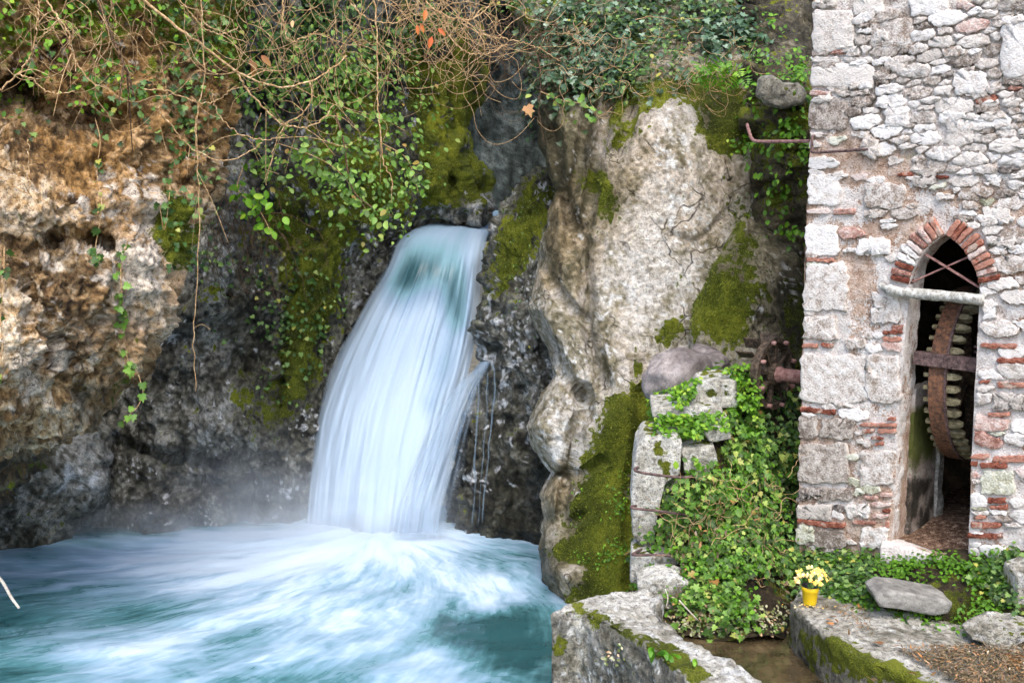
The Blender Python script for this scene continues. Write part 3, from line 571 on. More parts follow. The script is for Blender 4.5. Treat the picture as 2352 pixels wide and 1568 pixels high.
# trickles down the wet rock beside the fall
def trickle(pts, D, wpx, seed):
    p = spline([tuple(P(x, y, d)) for (x, y), d in zip(pts, D)], 40)
    p = p + 0.012 * np.stack([vn(np.c_[np.arange(40) * .35, np.full(40, seed), np.zeros(40)], 5), 0 * p[:, 0], 0 * p[:, 0]], -1)
    wd = wpx * px_m(12) * (0.7 + 0.5 * vn(np.c_[np.arange(40) * .2, np.full(40, seed + 3.), np.zeros(40)], 6))
    v, f = tube(p, np.maximum(wd, 0.004), 6)
    k = len(v); o = mesh('trickle', v, f, M['fall'], attrs=dict(foam=np.full(k, 0.62), veil=np.full(k, 0.72), st=np.c_[np.tile(np.arange(6) / 6., 40) + seed, np.repeat(np.linspace(0, 2, 40), 6), np.zeros(k)]))
    adopt(o, wf)
for k, (x0, x1, x2, x3, y0) in enumerate([(1112, 1120, 1112, 1108, 822), (1126, 1136, 1124, 1116, 820), (1098, 1100, 1090, 1092, 835)]):
    trickle([(x0, y0), (x1, y0 + 60), (x2, y0 + 200), (x3, 1080 + 14 * (k % 3)), (x3 - 8, 1200)], (12.4, 12.33, 12.2, 12.12, 12.05), 1.6 + (k % 3) * .5, k * 1.7)

# pool surface
def build_pool():
    xs = np.linspace(-9.5, 3.2, 250); ys = np.linspace(5.6, 13.6, 190); X, Y = np.meshgrid(xs, ys)
    bx, by = -1.75, 12.5; dx, dy = X - bx, Y - by
    # curved sweep of the current: bearing twisted with distance
    r = np.hypot(dx * 0.85, dy * 1.35); th = np.arctan2(dx, -dy) + 0.10 * r
    st = np.stack([th, r * 0.75, 0 * r], -1).reshape(-1, 3)
    p3 = np.stack([X, Y, 0 * X], -1); fl = np.stack([th * 3, r * .9, 0 * r], -1)
    px, py = proj(np.stack([X, Y, 0 * X], -1))
    foam = 0.88 + 0.7 * np.exp(-(r / 2.0)**2) - 0.035 * r + 0.22 * fbm(fl, 0.8, 3, 90)
    foam -= 0.85 * blob(px, py, 1230, 1500, 190, 80, 10) + 0.5 * blob(px, py, 1100, 1440, 110, 40, 8) + 0.55 * blob(px, py, -20, 1420, 260, 70, -8) + 0.75 * blob(px, py, 1160, 1262, 110, 45, 12) + 0.4 * blob(px, py, 330, 1400, 110, 40) \
        + 0.45 * blob(px, py, 40, 1540, 180, 50) + 0.35 * blob(px, py, 560, 1560, 160, 40) + 0.5 * sstep(1230, 1195, py) * (px < 640) + 0.5 * blob(px, py, 200, 1215, 170, 18) + 0.35 * blob(px, py, 60, 1280, 160, 20)
    foam -= 0.55 * sstep(1240, 1200, py) * (1 - blob(px, py, 850, 1220, 170, 60))
    foam += 0.35 * blob(px, py, 780, 1410, 230, 70, 10) + 0.35 * blob(px, py, 1120, 1380, 60, 40) + 0.3 * blob(px, py, 560, 1290, 260, 40) + .25 * blob(px, py, 330, 1500, 200, 50)
    z = 0.045 * fbm(fl, 1.3, 4, 91) + 0.03 * np.exp(-(r / 1.6)**2) * (1 + fbm(p3, 2.2, 3, 92)) + 0.02 * fbm(p3, 1.6, 3, 93)
    z += 0.03 * np.exp(-(r / 0.9)**2)
    idx = np.arange(X.size).reshape(X.shape); f = np.stack([idx[:-1, :-1], idx[:-1, 1:], idx[1:, 1:], idx[1:, :-1]], -1).reshape(-1, 4)
    o = mesh('pool_water', np.stack([X, Y, z], -1), f, M['pool'], attrs=dict(foam=foam.ravel(), st=st)); tag(o, kind='structure')
build_pool()

# ================================================================== MASONRY MATERIALS
def stone_mat(name, dark, mid, light, tint=0.12, scale=14, bump=0.7, spots=None):
    t = NT(name); n1 = t.noise(scale, 5, 0.65); n2 = t.noise(scale * 5, 3, 0.65); rn = t.attr('rnd')
    v = t.math('ADD', t.math('ADD', t.math('MULTIPLY', n1, 0.6), t.math('MULTIPLY', n2, 0.4)), t.math('MULTIPLY', t.math('SUBTRACT', rn, 0.5), tint))
    col = t.ramp(v, [(0.34, dark), (0.45, mid), (0.58, light)])
    if spots: col = t.mix(t.ss(0.56, 0.64, t.noise(scale * 0.6, 4, 0.6)), col, spots)
    return t.done(col, 0.9, t.bump(t.math('ADD', n1, t.math('MULTIPLY', n2, 0.5)), bump, 0.03), 0.2)
M['stone_grey'] = stone_mat('rubble_limestone', lin(116, 104, 94), lin(178, 168, 159), lin(217, 210, 203), tint=0.26)
M['stone_white'] = stone_mat('whitewashed_stone', lin(146, 130, 116), lin(206, 198, 191), lin(231, 227, 223), tint=0.22)
M['stone_dark'] = stone_mat('dark_slaty_stone', lin(56, 54, 56), lin(122, 114, 108), lin(196, 188, 180), tint=0.2)
M['stone_lichen'] = stone_mat('lichened_stone', lin(120, 118, 96), lin(176, 174, 150), lin(216, 216, 202))
M['brick'] = stone_mat('old_red_brick', lin(104, 56, 44), lin(146, 88, 70), lin(178, 128, 110), tint=0.3, spots=lin(186, 164, 150))
M['brick_faded'] = stone_mat('limewashed_brick', lin(140, 96, 82), lin(186, 150, 138), lin(216, 200, 192), tint=0.3)
M['block'] = rock_mat('weathered_block', [(-0.4, lin(92, 88, 74)), (-0.1, lin(142, 138, 124)), (0.12, lin(176, 172, 160)), (0.4, lin(214, 212, 204))], fleck=lin(230, 230, 226), fleck_thr=0.34, bump=1.0, micro=26, fine=0.8)
M['slab'] = rock_mat('grey_slate', [(-0.4, lin(104, 102, 98)), (0.0, lin(140, 138, 132)), (0.4, lin(170, 168, 162))], fleck=None, bump=0.5, micro=34, fine=0.35, aniso=(1, 1, 4))
M['boulder'] = rock_mat('smooth_grey_boulder', [(-0.4, lin(92, 84, 84)), (0.0, lin(132, 124, 122)), (0.4, lin(168, 160, 158))], fleck=None, bump=0.5, micro=30, fine=0.4)
M['soil'] = rock_mat('dark_soil', [(-0.4, lin(30, 24, 16)), (0.0, lin(64, 54, 38)), (0.4, lin(110, 98, 74))], fleck=None, bump=1.0, micro=40, fine=0.7)
def mortar_mat():
    t = NT('lime_mortar'); n1 = t.noise(11, 6, 0.65); n2 = t.noise(70, 3, 0.65); ex = t.attr('exposed'); wh = t.attr('white'); dk = t.attr('soot')
    v = t.math('ADD', t.math('MULTIPLY', n1, 0.55), t.math('MULTIPLY', n2, 0.45))
    a = t.ramp(v, [(0.36, lin(122, 96, 80)), (0.47, lin(182, 155, 135)), (0.60, lin(214, 196, 183))])
    b = t.ramp(v, [(0.36, lin(124, 111, 101)), (0.47, lin(174, 163, 154)), (0.60, lin(208, 200, 193))])
    wc = t.ramp(v, [(0.34, lin(156, 140, 128)), (0.46, lin(210, 201, 195)), (0.6, lin(231, 227, 223))])
    col = t.mix(ex, a, b)
    wf_ = t.ss(0.42, 0.58, t.math('ADD', wh, t.math('MULTIPLY', t.math('SUBTRACT', v, 0.5), 1.6)))
    col = t.mix(wf_, col, wc)
    col = t.mix(t.ss(0.4, 0.7, t.math('ADD', dk, t.math('MULTIPLY', t.math('SUBTRACT', v, 0.5), 1.4))), col, t.ramp(v, [(0.4, lin(34, 32, 30)), (0.62, lin(86, 80, 70))]))
    col = t.mix(t.ss(0.4, 0.65, t.math('ADD', t.attr('green'), t.math('MULTIPLY', t.math('SUBTRACT', v, 0.5), 1.4))), col, lin(92, 98, 52))
    M['mortar'] = t.done(col, 0.95, t.bump(v, 1.0, 0.05), 0.15)
mortar_mat()
def rust_mat(name, a, b, c, sc=30, rough=0.85):
    t = NT(name); v = t.math('ADD', t.math('MULTIPLY', t.noise(sc, 5, 0.65), 0.7), t.math('MULTIPLY', t.noise(sc * 5, 2), 0.3))
    return t.done(t.ramp(v, [(0.36, a), (0.5, b), (0.64, c)]), rough, t.bump(v, 0.5, 0.01), 0.3)
M['rust'] = rust_mat('orange_rust', lin(54, 42, 36), lin(102, 74, 58), lin(142, 98, 70))
M['rust_pink'] = rust_mat('painted_rusty_iron', lin(104, 70, 64), lin(150, 112, 106), lin(176, 142, 134))
M['iron'] = rust_mat('dark_iron', lin(46, 36, 36), lin(92, 74, 72), lin(128, 106, 100))
M['iron_dark'] = rust_mat('corroded_black_iron', lin(30, 26, 22), lin(66, 56, 46), lin(118, 100, 84))
M['wood_tooth'] = rust_mat('weathered_cog_wood', lin(74, 66, 48), lin(120, 112, 86), lin(160, 150, 122), 24)
M['wood_beam'] = rust_mat('lichened_timber', lin(108, 104, 96), lin(168, 166, 158), lin(226, 226, 222), 26)
M['dark_room'] = rust_mat('dark_brown_plaster', lin(56, 47, 39), lin(86, 73, 61), lin(116, 100, 84), 6)  # dark brown for the walls and roof round the mill room

# ================================================================== MILL
A0 = P(1845, 784, 8.5); B0 = P(2352, 784, 7.3)
A2 = A0[:2]; T2 = (B0 - A0)[:2]; T2 = T2 / np.linalg.norm(T2); N2_ = np.array((T2[1], -T2[0]))      # along the wall, and out of it
T3 = np.array((T2[0], T2[1], 0)); N3 = np.array((N2_[0], N2_[1], 0)); Z3 = np.array((0, 0, 1.))
def Wp(px, py):
    """wall coordinates (along, height) of the spot on the mill front seen at px, py"""
    r = (px - 1176.0) / F; u = -(py - 784.0) / F
    d = np.array((r, _cp + u * _sp, -_sp + u * _cp)); k = np.dot(A2, N2_) / np.dot(d[:2], N2_)
    p = d * k; return np.array((np.dot(p[:2] - A2, T2), CAM_H + p[2]))
def Ww(s, z, d=0.0):
    s = np.asarray(s, float); z = np.asarray(z, float); d = np.asarray(d, float)
    s, z, d = np.broadcast_arrays(s, z, d)
    xy = A2 + s[..., None] * T2 + d[..., None] * N2_; return np.concatenate([xy, z[..., None]], -1)
def wall_px(s, z):
    return proj(Ww(s, z))
Z_BASE, Z_TOP, S_END = 0.55, 6.2, 3.0
arch_l = [Wp(*q) for q in [(2087, 652), (2094, 625), (2105, 600), (2130, 567), (2150, 551), (2170, 538)]]
arch_r = [Wp(*q) for q in [(2248, 652), (2242, 628), (2232, 606), (2209, 571), (2190, 553), (2170, 538)]]
zs_l = [Wp(2048, 1238)[1]] ; jl = [Wp(2048, 1240), Wp(2062, 950), Wp(2072, 860), Wp(2078, 760), Wp(2086, 690)] + arch_l
jr = [Wp(2222, 1282), Wp(2232, 1000), Wp(2240, 840), Wp(2247, 690)] + arch_r
Z_SILL = float(min(jl[0][1], jr[0][1])); Z_APEX = float(arch_l[-1][1])
def sL(z): return np.interp(z, [q[1] for q in jl], [q[0] for q in jl])
def sR(z): return np.interp(z, [q[1] for q in jr], [q[0] for q in jr])

mill = empty('mill_building', Ww(1.0, Z_BASE), 'old stone watermill with whitewashed rubble wall and pointed brick arch opening', 'building')
def wall_attrs(V):
    px, py = proj(V)
    bl = np.interp(px, [1800, 1990, 2060, 2120, 2200, 2352, 2700], [288, 292, 330, 372, 404, 440, 480])
    n = fbm(V, 3.0, 4, 201)
    ex = sstep(-40, 30, bl - py + 40 * n)
    wht = 0.60 + 0.85 * fbm(V, 3.2, 4, 202) + 0.25 * fbm(V, 9, 3, 203)
    wht = wht + 0.35 * blob(px, py, 2040, 850, 60, 120) + 0.3 * blob(px, py, 1890, 700, 50, 150) + 0.45 * blob(px, py, 2270, 760, 30, 130) + 0.4 * blob(px, py, 2245, 950, 25, 120) - 0.45 * blob(px, py, 2010, 370, 120, 50) - 0.4 * blob(px, py, 2060, 500, 60, 50) - 0.35 * blob(px, py, 1960, 670, 40, 140) \
        - 0.35 * sstep(1100, 1180, py) * (px < 2060) - 0.3 * blob(px, py, 2310, 560, 50, 120)
    wht = wht - 0.1 * ex
    soot = -0.2 + 0.7 * blob(px, py, 2050, 520, 40, 40) * (0.6 + 1.2 * fbm(V, 8, 3, 204)) + 0.75 * blob(px, py, 1890, 1170, 70, 26) + 0.3 * blob(px, py, 1935, 360, 40, 40) + .3 * blob(px, py, 2310, 1200, 40, 40)
    green = -0.3 + 0.65 * blob(px, py, 2100, 350, 50, 40) + 0.6 * blob(px, py, 1900, 1240, 50, 40) + .4 * blob(px, py, 2050, 365, 50, 20)
    return dict(exposed=ex.ravel(), white=wht.ravel(), soot=soot.ravel(), green=green.ravel())
def wall_disp(V):
    px, py = proj(V); return 0.022 * fbm(V, 3.5, 4, 211) + 0.012 * fbm(V, 14, 3, 212) - 0.016
def panel(zs, a, b, nx):
    a = np.asarray(a); b = np.asarray(b); u = np.linspace(0, 1, nx)
    S = a[:, None] * (1 - u) + b[:, None] * u; Z = np.repeat(zs[:, None], nx, 1)
    V = Ww(S, Z); V = V + N3 * wall_disp(V)[..., None]
    i = np.arange(Z.size).reshape(Z.shape); return V.reshape(-1, 3), np.stack([i[:-1, :-1], i[:-1, 1:], i[1:, 1:], i[1:, :-1]], -1).reshape(-1, 4)
def joinp(parts):
    o = 0; v = []; f = []
    for a, b in parts: v.append(a); f.append(b + o); o += len(a)
    return np.concatenate(v), np.concatenate(f)
za = np.arange(Z_SILL - 0.001, Z_APEX, 0.015); za = np.append(za, Z_APEX)
zt = np.linspace(Z_APEX, Z_TOP, 130); zb = np.linspace(Z_BASE, Z_SILL, 36)
pv, pf = joinp([panel(za, 0 * za, sL(za), 80), panel(za, sR(za), 0 * za + S_END, 100), panel(zt, 0 * zt, 0 * zt + S_END, 190), panel(zb, 0 * zb, 0 * zb + S_END, 190)])
wall = child('wall', pv, pf, M['mortar'], mill, attrs=wall_attrs(pv))
# left flank, back and right of the building (closed box, dark inside)
def flat(name, pts, mat, root, att=None): return child(name, pts, [tuple(range(len(pts)))], mat, root, smooth=False, attrs=att)
DB = -2.4
fl_s = np.linspace(0, 1, 60); fl_z = np.linspace(Z_BASE, Z_TOP, 140); FS, FZ = np.meshgrid(fl_s, fl_z)
fv = Ww(0 * FS, FZ, DB * FS); fv = fv - T3 * (0.02 * fbm(fv, 4, 4, 215))[..., None]
fi = np.arange(FS.size).reshape(FS.shape); ff = np.stack([fi[:-1, :-1], fi[:-1, 1:], fi[1:, 1:], fi[1:, :-1]], -1).reshape(-1, 4)
child('flank_wall', fv, ff, M['mortar'], mill, attrs={k: v * 0 + c for (k, v), c in zip(wall_attrs(fv.reshape(-1, 3)).items(), (0.3, 0.2, 0.35, 0.3))})
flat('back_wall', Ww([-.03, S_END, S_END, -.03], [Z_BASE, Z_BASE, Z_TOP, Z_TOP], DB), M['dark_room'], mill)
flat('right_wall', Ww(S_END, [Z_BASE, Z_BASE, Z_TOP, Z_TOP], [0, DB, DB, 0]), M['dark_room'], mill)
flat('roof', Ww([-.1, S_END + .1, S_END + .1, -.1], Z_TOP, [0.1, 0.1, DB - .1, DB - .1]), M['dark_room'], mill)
# inner faces so that the room is closed behind the thick front wall
TH = 0.27
zi = np.concatenate([za])
def reveal(sf, sgn, name):
    d = np.linspace(0.0, -TH, 26); Zg = np.repeat(zi[:, None], len(d), 1); Dg = np.repeat(d[None], len(zi), 0); Sg = np.repeat(sf(zi)[:, None], len(d), 1)
    V = Ww(Sg, Zg, Dg); ns = 0.02 * fbm(V, 5, 4, 220) + 0.010 * fbm(V, 18, 3, 221)
    fade = np.clip(-Dg / 0.05, 0, 1); V = V + T3 * (sgn * ns * fade)[..., None]; V = V + N3 * (wall_disp(V) * (1 - fade))[..., None]
    i = np.arange(Zg.size).reshape(Zg.shape); f = np.stack([i[:-1, :-1], i[:-1, 1:], i[1:, 1:], i[1:, :-1]], -1).reshape(-1, 4)
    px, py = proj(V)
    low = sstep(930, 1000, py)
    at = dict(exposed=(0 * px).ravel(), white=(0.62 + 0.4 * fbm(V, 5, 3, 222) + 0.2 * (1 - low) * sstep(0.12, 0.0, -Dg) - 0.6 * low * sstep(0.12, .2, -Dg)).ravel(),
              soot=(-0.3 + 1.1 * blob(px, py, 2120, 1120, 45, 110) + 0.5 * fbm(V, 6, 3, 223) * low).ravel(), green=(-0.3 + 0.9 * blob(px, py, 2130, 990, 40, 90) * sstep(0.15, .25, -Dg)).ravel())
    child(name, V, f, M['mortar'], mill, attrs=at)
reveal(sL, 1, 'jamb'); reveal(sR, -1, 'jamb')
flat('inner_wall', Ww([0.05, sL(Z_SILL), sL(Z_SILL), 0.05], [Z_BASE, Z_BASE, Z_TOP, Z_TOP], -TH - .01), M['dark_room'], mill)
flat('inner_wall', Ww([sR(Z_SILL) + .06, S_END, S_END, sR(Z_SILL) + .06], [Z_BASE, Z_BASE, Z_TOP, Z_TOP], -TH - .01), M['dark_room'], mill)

# ---- stones and bricks of the front
def stone_mesh(poly, h, base=-0.02, rnd=0.5, seed=0, rounding=1, rough=0.012, slope=0.0):
    p = np.asarray(poly, float); c = p.mean(0)
    for _ in range(rounding):
        q = np.empty((2 * len(p), 2)); nx = np.roll(p, -1, 0); q[0::2] = 0.88 * p + 0.12 * nx; q[1::2] = 0.12 * p + 0.88 * nx; p = q
    L = np.linalg.norm(np.roll(p, -1, 0) - p, axis=1); cum = np.r_[0, np.cumsum(L)]; per = cum[-1]
    n = int(np.clip(per / 0.022, 10, 30)); tt = np.linspace(0, per, n, endpoint=False); pp = np.vstack([p, p[:1]])
    ring = np.c_[np.interp(tt, cum, pp[:, 0]), np.interp(tt, cum, pp[:, 1])]
    r_ = np.random.default_rng(seed); ring = ring + r_.normal(0, 1, ring.shape) * min(rough, 0.07 * per / 4)
    rings = [(1.0, base), (0.99, h * 0.72), (0.93, h * 0.98), (0.50, h * 1.0)]; V = []
    for k, (sc, d) in enumerate(rings):
        q = c + (ring - c) * sc
        dd = d + (0.35 * h * r_.normal(0, 1, n) * (k >= 2) * 0.5) + slope * (q[:, 1] - c[1])
        V.append(Ww(q[:, 0], q[:, 1], dd))
    V.append(Ww(c[0], c[1], h * (1.05 + 0.2 * r_.normal()))[None])
    V = np.concatenate(V); f = []
    for k in range(len(rings) - 1):
        for j in range(n): f.append((k * n + j, k * n + (j + 1) % n, (k + 1) * n + (j + 1) % n, (k + 1) * n + j))
    b = (len(rings) - 1) * n; f += [(b + j, b + (j + 1) % n, len(V) - 1) for j in range(n)]
    return V, f, np.full(len(V), rnd)
MANUAL = [(1868, 22, 1963, 122, 'q'), (1866, 128, 1930, 143, 'q'), (1934, 128, 2005, 144, 'q'), (1864, 148, 2008, 203, 'q'), (1862, 207, 1912, 221, 'f'), (1915, 207, 2000, 222, 'q'), (1860, 226, 1945, 298, 'q'), (1858, 304, 1900, 318, 'g'), (1868, 2, 1920, 18, 'q'),
          (1856, 400, 1932, 472, 'w'), (1853, 478, 1908, 492, 'f'), (1912, 479, 1965, 493, 'f'), (1852, 512, 1925, 588, 'w'), (1850, 591, 1918, 603, 'b'), (1848, 608, 1945, 716, 'w'), (1846, 724, 1925, 782, 'w'), (1844, 788, 1880, 800, 'b'), (1884, 786, 1915, 800, 'b'),
          (1843, 812, 2000, 928, 'w'), (1840, 934, 1872, 948, 'b'), (1876, 938, 1920, 953, 'b'), (1838, 956, 1880, 1010, 'q'), (1885, 960, 1962, 1010, 'q'), (1833, 1015, 1950, 1112, 'q'), (1828, 1120, 1896, 1150, 'd'), (1826, 1158, 1910, 1196, 'd'), (1824, 1205, 1872, 1246, 'l'),
          (1870, 1198, 1945, 1212, 'b'), (1876, 1217, 1945, 1258, 'q'), (1985, 420, 2080, 480, 'w'), (2010, 65, 2040, 100, 'g'), (2090, -6, 2179, 39, 'w'), (2300, 36, 2400, 177, 'w'), (2187, 161, 2270, 216, 'w'), (2170, 276, 2238, 335, 'g'), (2172, 115, 2261, 148, 'g'),
          (2011, 158, 2044, 197, 'g'), (2143, 226, 2238, 262, 'g'), (2031, 131, 2093, 164, 'g'), (2240, 216, 2293, 240, 'b'), (2239, 242, 2298, 262, 'g'), (2208, 266, 2323, 298, 'w'), (1998, 40, 2100, 108, 'w'), (1960, -4, 2031, 33, 'g'), (2304, 182, 2400, 200, 'g'), (2030, 240, 2090, 290, 'w'),
          (1972, 544, 2044, 585, 'w'), (2000, 672, 2070, 744, 'w'), (1991, 813, 2068, 928, 'w'), (1941, 776, 1988, 804, 'w'), (2026, 757, 2074, 769, 'b'), (2026, 774, 2071, 786, 'b'), (1976, 969, 2059, 981, 'b'), (1978, 983, 2010, 995, 'b'), (2014, 984, 2059, 996, 'b'), (1999, 1000, 2030, 1010, 'b'),
          (2008, 1014, 2031, 1023, 'b'), (1973, 1033, 2055, 1114, 'w'), (2037, 956, 2059, 966, 'b'), (2251, 787, 2335, 802, 'b'), (2288, 821, 2360, 835, 'b'), (2247, 872, 2275, 882, 'b'), (2288, 876, 2360, 891, 'b'), (2266, 945, 2322, 957, 'b'), (2227, 1042, 2273, 1056, 'b'), (2277, 1046, 2360, 1062, 'b'),
          (2229, 1058, 2247, 1070, 'b'), (2250, 1061, 2316, 1076, 'b'), (2265, 1143, 2313, 1157, 'b'), (2272, 1159, 2316, 1171, 'b'), (2238, 1182, 2266, 1193, 'b'), (2228, 1198, 2301, 1213, 'b'), (2218, 1224, 2304, 1237, 'b'), (2020, 1130, 2050, 1141, 'f'), (1985, 1138, 2018, 1149, 'f'), (2000, 1153, 2047, 1164, 'f'),
          (2025, 1168, 2046, 1178, 'b'), (2000, 1180, 2044, 1191, 'f'), (2030, 1196, 2044, 1212, 'b'), (1955, 1195, 2010, 1206, 'f'), (2060, 396, 2100, 406, 'b'), (2150, 402, 2180, 411, 'b'), (2255, 478, 2320, 520, 'g'), (2262, 545, 2330, 570, 'g'), (2255, 690, 2292, 735, 'w'), (2262, 400, 2300, 430, 'w'),
          (1955, 300, 2000, 318, 'w'), (2020, 500, 2060, 515, 'w'), (2095, 405, 2150, 432, 'd'), (2280, 900, 2352, 940, 'd'), (2250, 1080, 2330, 1135, 'l'), (1980, 1212, 2040, 1260, 'w'), (1875, 1120, 1960, 1150, 'g'), (1940, 1158, 2000, 1190, 'w')]
def boxpoly(x0, y0, x1, y1, jit, r_):
    q = np.array([Wp(x0, y1), Wp((x0 + x1) / 2, y1), Wp(x1, y1), Wp(x1, (y0 + y1) / 2), Wp(x1, y0), Wp((x0 + x1) / 2, y0), Wp(x0, y0), Wp(x0, (y0 + y1) / 2)])
    q += r_.normal(0, 1, q.shape) * jit; return q
stone_jobs = []                                    # (area, name, poly, height, material, kwargs)
r1 = np.random.default_rng(11); fillers = []
for k, (x0, y0, x1, y1, kd) in enumerate(MANUAL):
    br = kd in 'bf'; pl = boxpoly(x0 + 1.5, y0 + 1.2, x1 - 1.5, y1 - 1.2, 0.003 if br else 0.009, r1)
    quoin = x0 < 1880 and kd in 'qwdl'
    if quoin: pl[:, 0] = np.maximum(pl[:, 0], 0.0) ; pl[[0, 6, 7], 0] = r1.uniform(-0.022, -0.002)
    if br and x0 < 1880: pl[[0, 6, 7], 0] = r1.uniform(-0.012, 0.0)
    m = dict(q='stone_grey', w='stone_white', g='stone_grey', d='stone_dark', l='stone_lichen', b='brick', f='brick_faded')[kd]
    up_ = y1 < np.interp((x0 + x1) / 2, [1800, 1990, 2060, 2120, 2200, 2352], [288, 292, 330, 372, 404, 440])
    h = r1.uniform(0.010, 0.020) if (up_ and not br) else (r1.uniform(0.006, 0.014) if br else r1.uniform(0.004, 0.013))
    stone_jobs.append((abs((pl[2] - pl[0])[0] * (pl[4] - pl[0])[1]), 'brick' if br else 'stone', pl, h, m, dict(rounding=1, rough=0.004 if br else (0.008 if up_ else 0.009))))
    a, b = Wp(x0, y1), Wp(x1, y0); nxs = max(2, int((b[0] - a[0]) / 0.06)); nzs = max(1, int((b[1] - a[1]) / 0.045))
    for u in np.linspace(0.12, 0.88, nxs):
        for v in (np.linspace(0.15, 0.85, nzs) if nzs > 1 else (0.5,)): fillers.append((a[0] + u * (b[0] - a[0]), a[1] + v * (b[1] - a[1])))
# brick voussoirs round the pointed arch
arch_zone = []
for side, pts in ((-1, arch_l), (1, arch_r)):
    c = spline([(q[0], q[1]) for q in pts], 60); seg = np.r_[0, np.cumsum(np.linalg.norm(np.diff(c, axis=0), axis=1))]; nb_ = 10
    for k in range(nb_):
        u = (k + 0.5) / nb_ * seg[-1]; p = np.array((np.interp(u, seg, c[:, 0]), np.interp(u, seg, c[:, 1]))); e = np.array((np.interp(u + .01, seg, c[:, 0]), np.interp(u + .01, seg, c[:, 1]))) - np.array((np.interp(u - .01, seg, c[:, 0]), np.interp(u - .01, seg, c[:, 1])))
        e /= np.linalg.norm(e); nrm = np.array((e[1], -e[0])); nrm = nrm if nrm[0] * side > 0 else -nrm
        w0 = seg[-1] / nb_ * 0.40; ln = 0.150 + r1.uniform(-.012, .012); w1 = w0 * 1.18; p0 = p + nrm * 0.004
        pl = np.array([p0 - e * w0, p0 + e * w0, p0 + nrm * ln + e * w1, p0 + nrm * ln - e * w1]) + r1.normal(0, .002, (4, 2))
        arch_zone.append(p + nrm * 0.08)
        lost = (side == -1 and k in (3, 4))
        if not lost: stone_jobs.append((0.5, 'brick', pl, 0.012 + r1.uniform(0, .006), 'brick' if r1.random() > 0.25 else 'brick_faded', dict(rounding=0, rough=0.002, base=-0.10)))
        else: stone_jobs.append((0.5, 'stone', pl + r1.normal(0, .006, (4, 2)), 0.012, 'stone_white', dict(rounding=1, rough=0.005)))
        for g in (0.02, 0.07, 0.12): fillers.append(tuple(p + nrm * g))
# random rubble between: power diagram in a squeezed plane
fill = np.array(fillers); AN = 2.3
seeds = []
def free(s, z, r):
    if s < 0.02 or s > 2.75 or z < Z_BASE + .1 or z > 5.6: return False
    if Z_SILL - 0.06 < z < Z_APEX + 0.02 and sL(min(z, Z_APEX)) - 0.03 < s < sR(min(z, Z_APEX)) + 0.03: return False
    if (np.hypot(fill[:, 0] - s, (fill[:, 1] - z) * AN) < 0.05 + r * 0.5).any(): return False
    for (a, b, q) in seeds:
        if math.hypot(a - s, (b - z) * AN) < (q + r) * 0.92: return False
    return True
for r_, tries in ((0.13, 620), (0.10, 1150), (0.075, 2800), (0.055, 5200), (0.04, 6400)):
    for _ in range(tries):
        s_, z_ = r1.uniform(0.03, 2.7), r1.uniform(Z_BASE + .1, 5.5)
        if free(s_, z_, r_): seeds.append((s_, z_, r_ * r1.uniform(0.9, 1.1)))
S_ = np.array(seeds + [(a, b, 0.03) for a, b in fillers]); XY = S_[:, :2] * np.array((1, AN))
def clip(poly, n_, c_):
    o = []; k = len(poly)
    for i in range(k):
        a, b = poly[i], poly[(i + 1) % k]; da, db = a @ n_ - c_, b @ n_ - c_
        if da <= 0: o.append(a)
        if da * db < 0: o.append(a + (b - a) * da / (da - db))
    return o
nmax = 0
for i, (s_, z_, r_) in enumerate(seeds):
    p = XY[i]; R_ = r_ * 2.3; poly = [p + R_ * np.array((math.cos(a), math.sin(a))) for a in np.linspace(0, 2 * math.pi, 14, endpoint=False)]
    d2 = ((XY - p)**2).sum(1); nb_ = np.where((d2 < 0.36) & (d2 > 1e-9))[0]
    for j in nb_[np.argsort(d2[nb_])][:40]:
        v = XY[j] - p; L = math.sqrt(d2[j]); off = (d2[j] + r_**2 - S_[j, 2]**2) / (2 * L); u = v / L
        poly = clip(poly, u, p @ u + off - 0.004)
        if len(poly) < 3: break
    if len(poly) >= 3: poly = clip(poly, np.array((-1., 0)), 0.004)
    if len(poly) >= 3 and Z_SILL - .1 < z_ < Z_APEX + .05:
        zz_ = min(max(z_, Z_SILL), Z_APEX)
        if s_ > sR(zz_): poly = clip(poly, np.array((-1., 0)), -(float(sR(min(zz_, 3.2))) + .012))
        else: poly = clip(poly, np.array((1., 0)), float(sL(min(zz_, 3.2))) - .012)
    if len(poly) < 3: continue
    q = np.array(poly) / np.array((1, AN)); ar = 0.5 * abs(np.dot(q[:, 0], np.roll(q[:, 1], 1)) - np.dot(q[:, 1], np.roll(q[:, 0], 1)))
    if ar < 0.0006: continue
    V0 = Ww(q[:, 0].mean(), q[:, 1].mean()); px_, py_ = proj(V0); bl = np.interp(px_, [1800, 1990, 2060, 2120, 2200, 2352], [288, 292, 330, 372, 404, 440])
    if py_ < bl:
        h = r1.uniform(0.007, 0.022); m = r1.choice(['stone_grey', 'stone_white', 'stone_grey', 'stone_grey', 'stone_dark' if r1.random() < .3 else 'stone_grey', 'brick_faded' if r1.random() < .2 else 'stone_white'])
    else:
        if r1.random() < (0.72 if px_ < 2080 else 0.4): continue
        h = r1.uniform(0.001, 0.010); m = r1.choice(['stone_white', 'stone_white', 'stone_white', 'stone_grey', 'brick_faded' if r1.random() < .4 else 'stone_lichen', 'brick' if r1.random() < .2 else 'stone_grey'])
        if py_ > 1110 and px_ < 2060: m = r1.choice(['stone_dark', 'stone_grey', 'stone_lichen', 'stone_white'])
    c = q.mean(0); q = c + (q - c) * r1.uniform(0.92, 1.0)
    stone_jobs.append((ar, 'brick' if m.startswith('brick') else 'stone', q, h, m, dict(rounding=1, rough=0.006, slope=r1.normal(0, 0.06))))
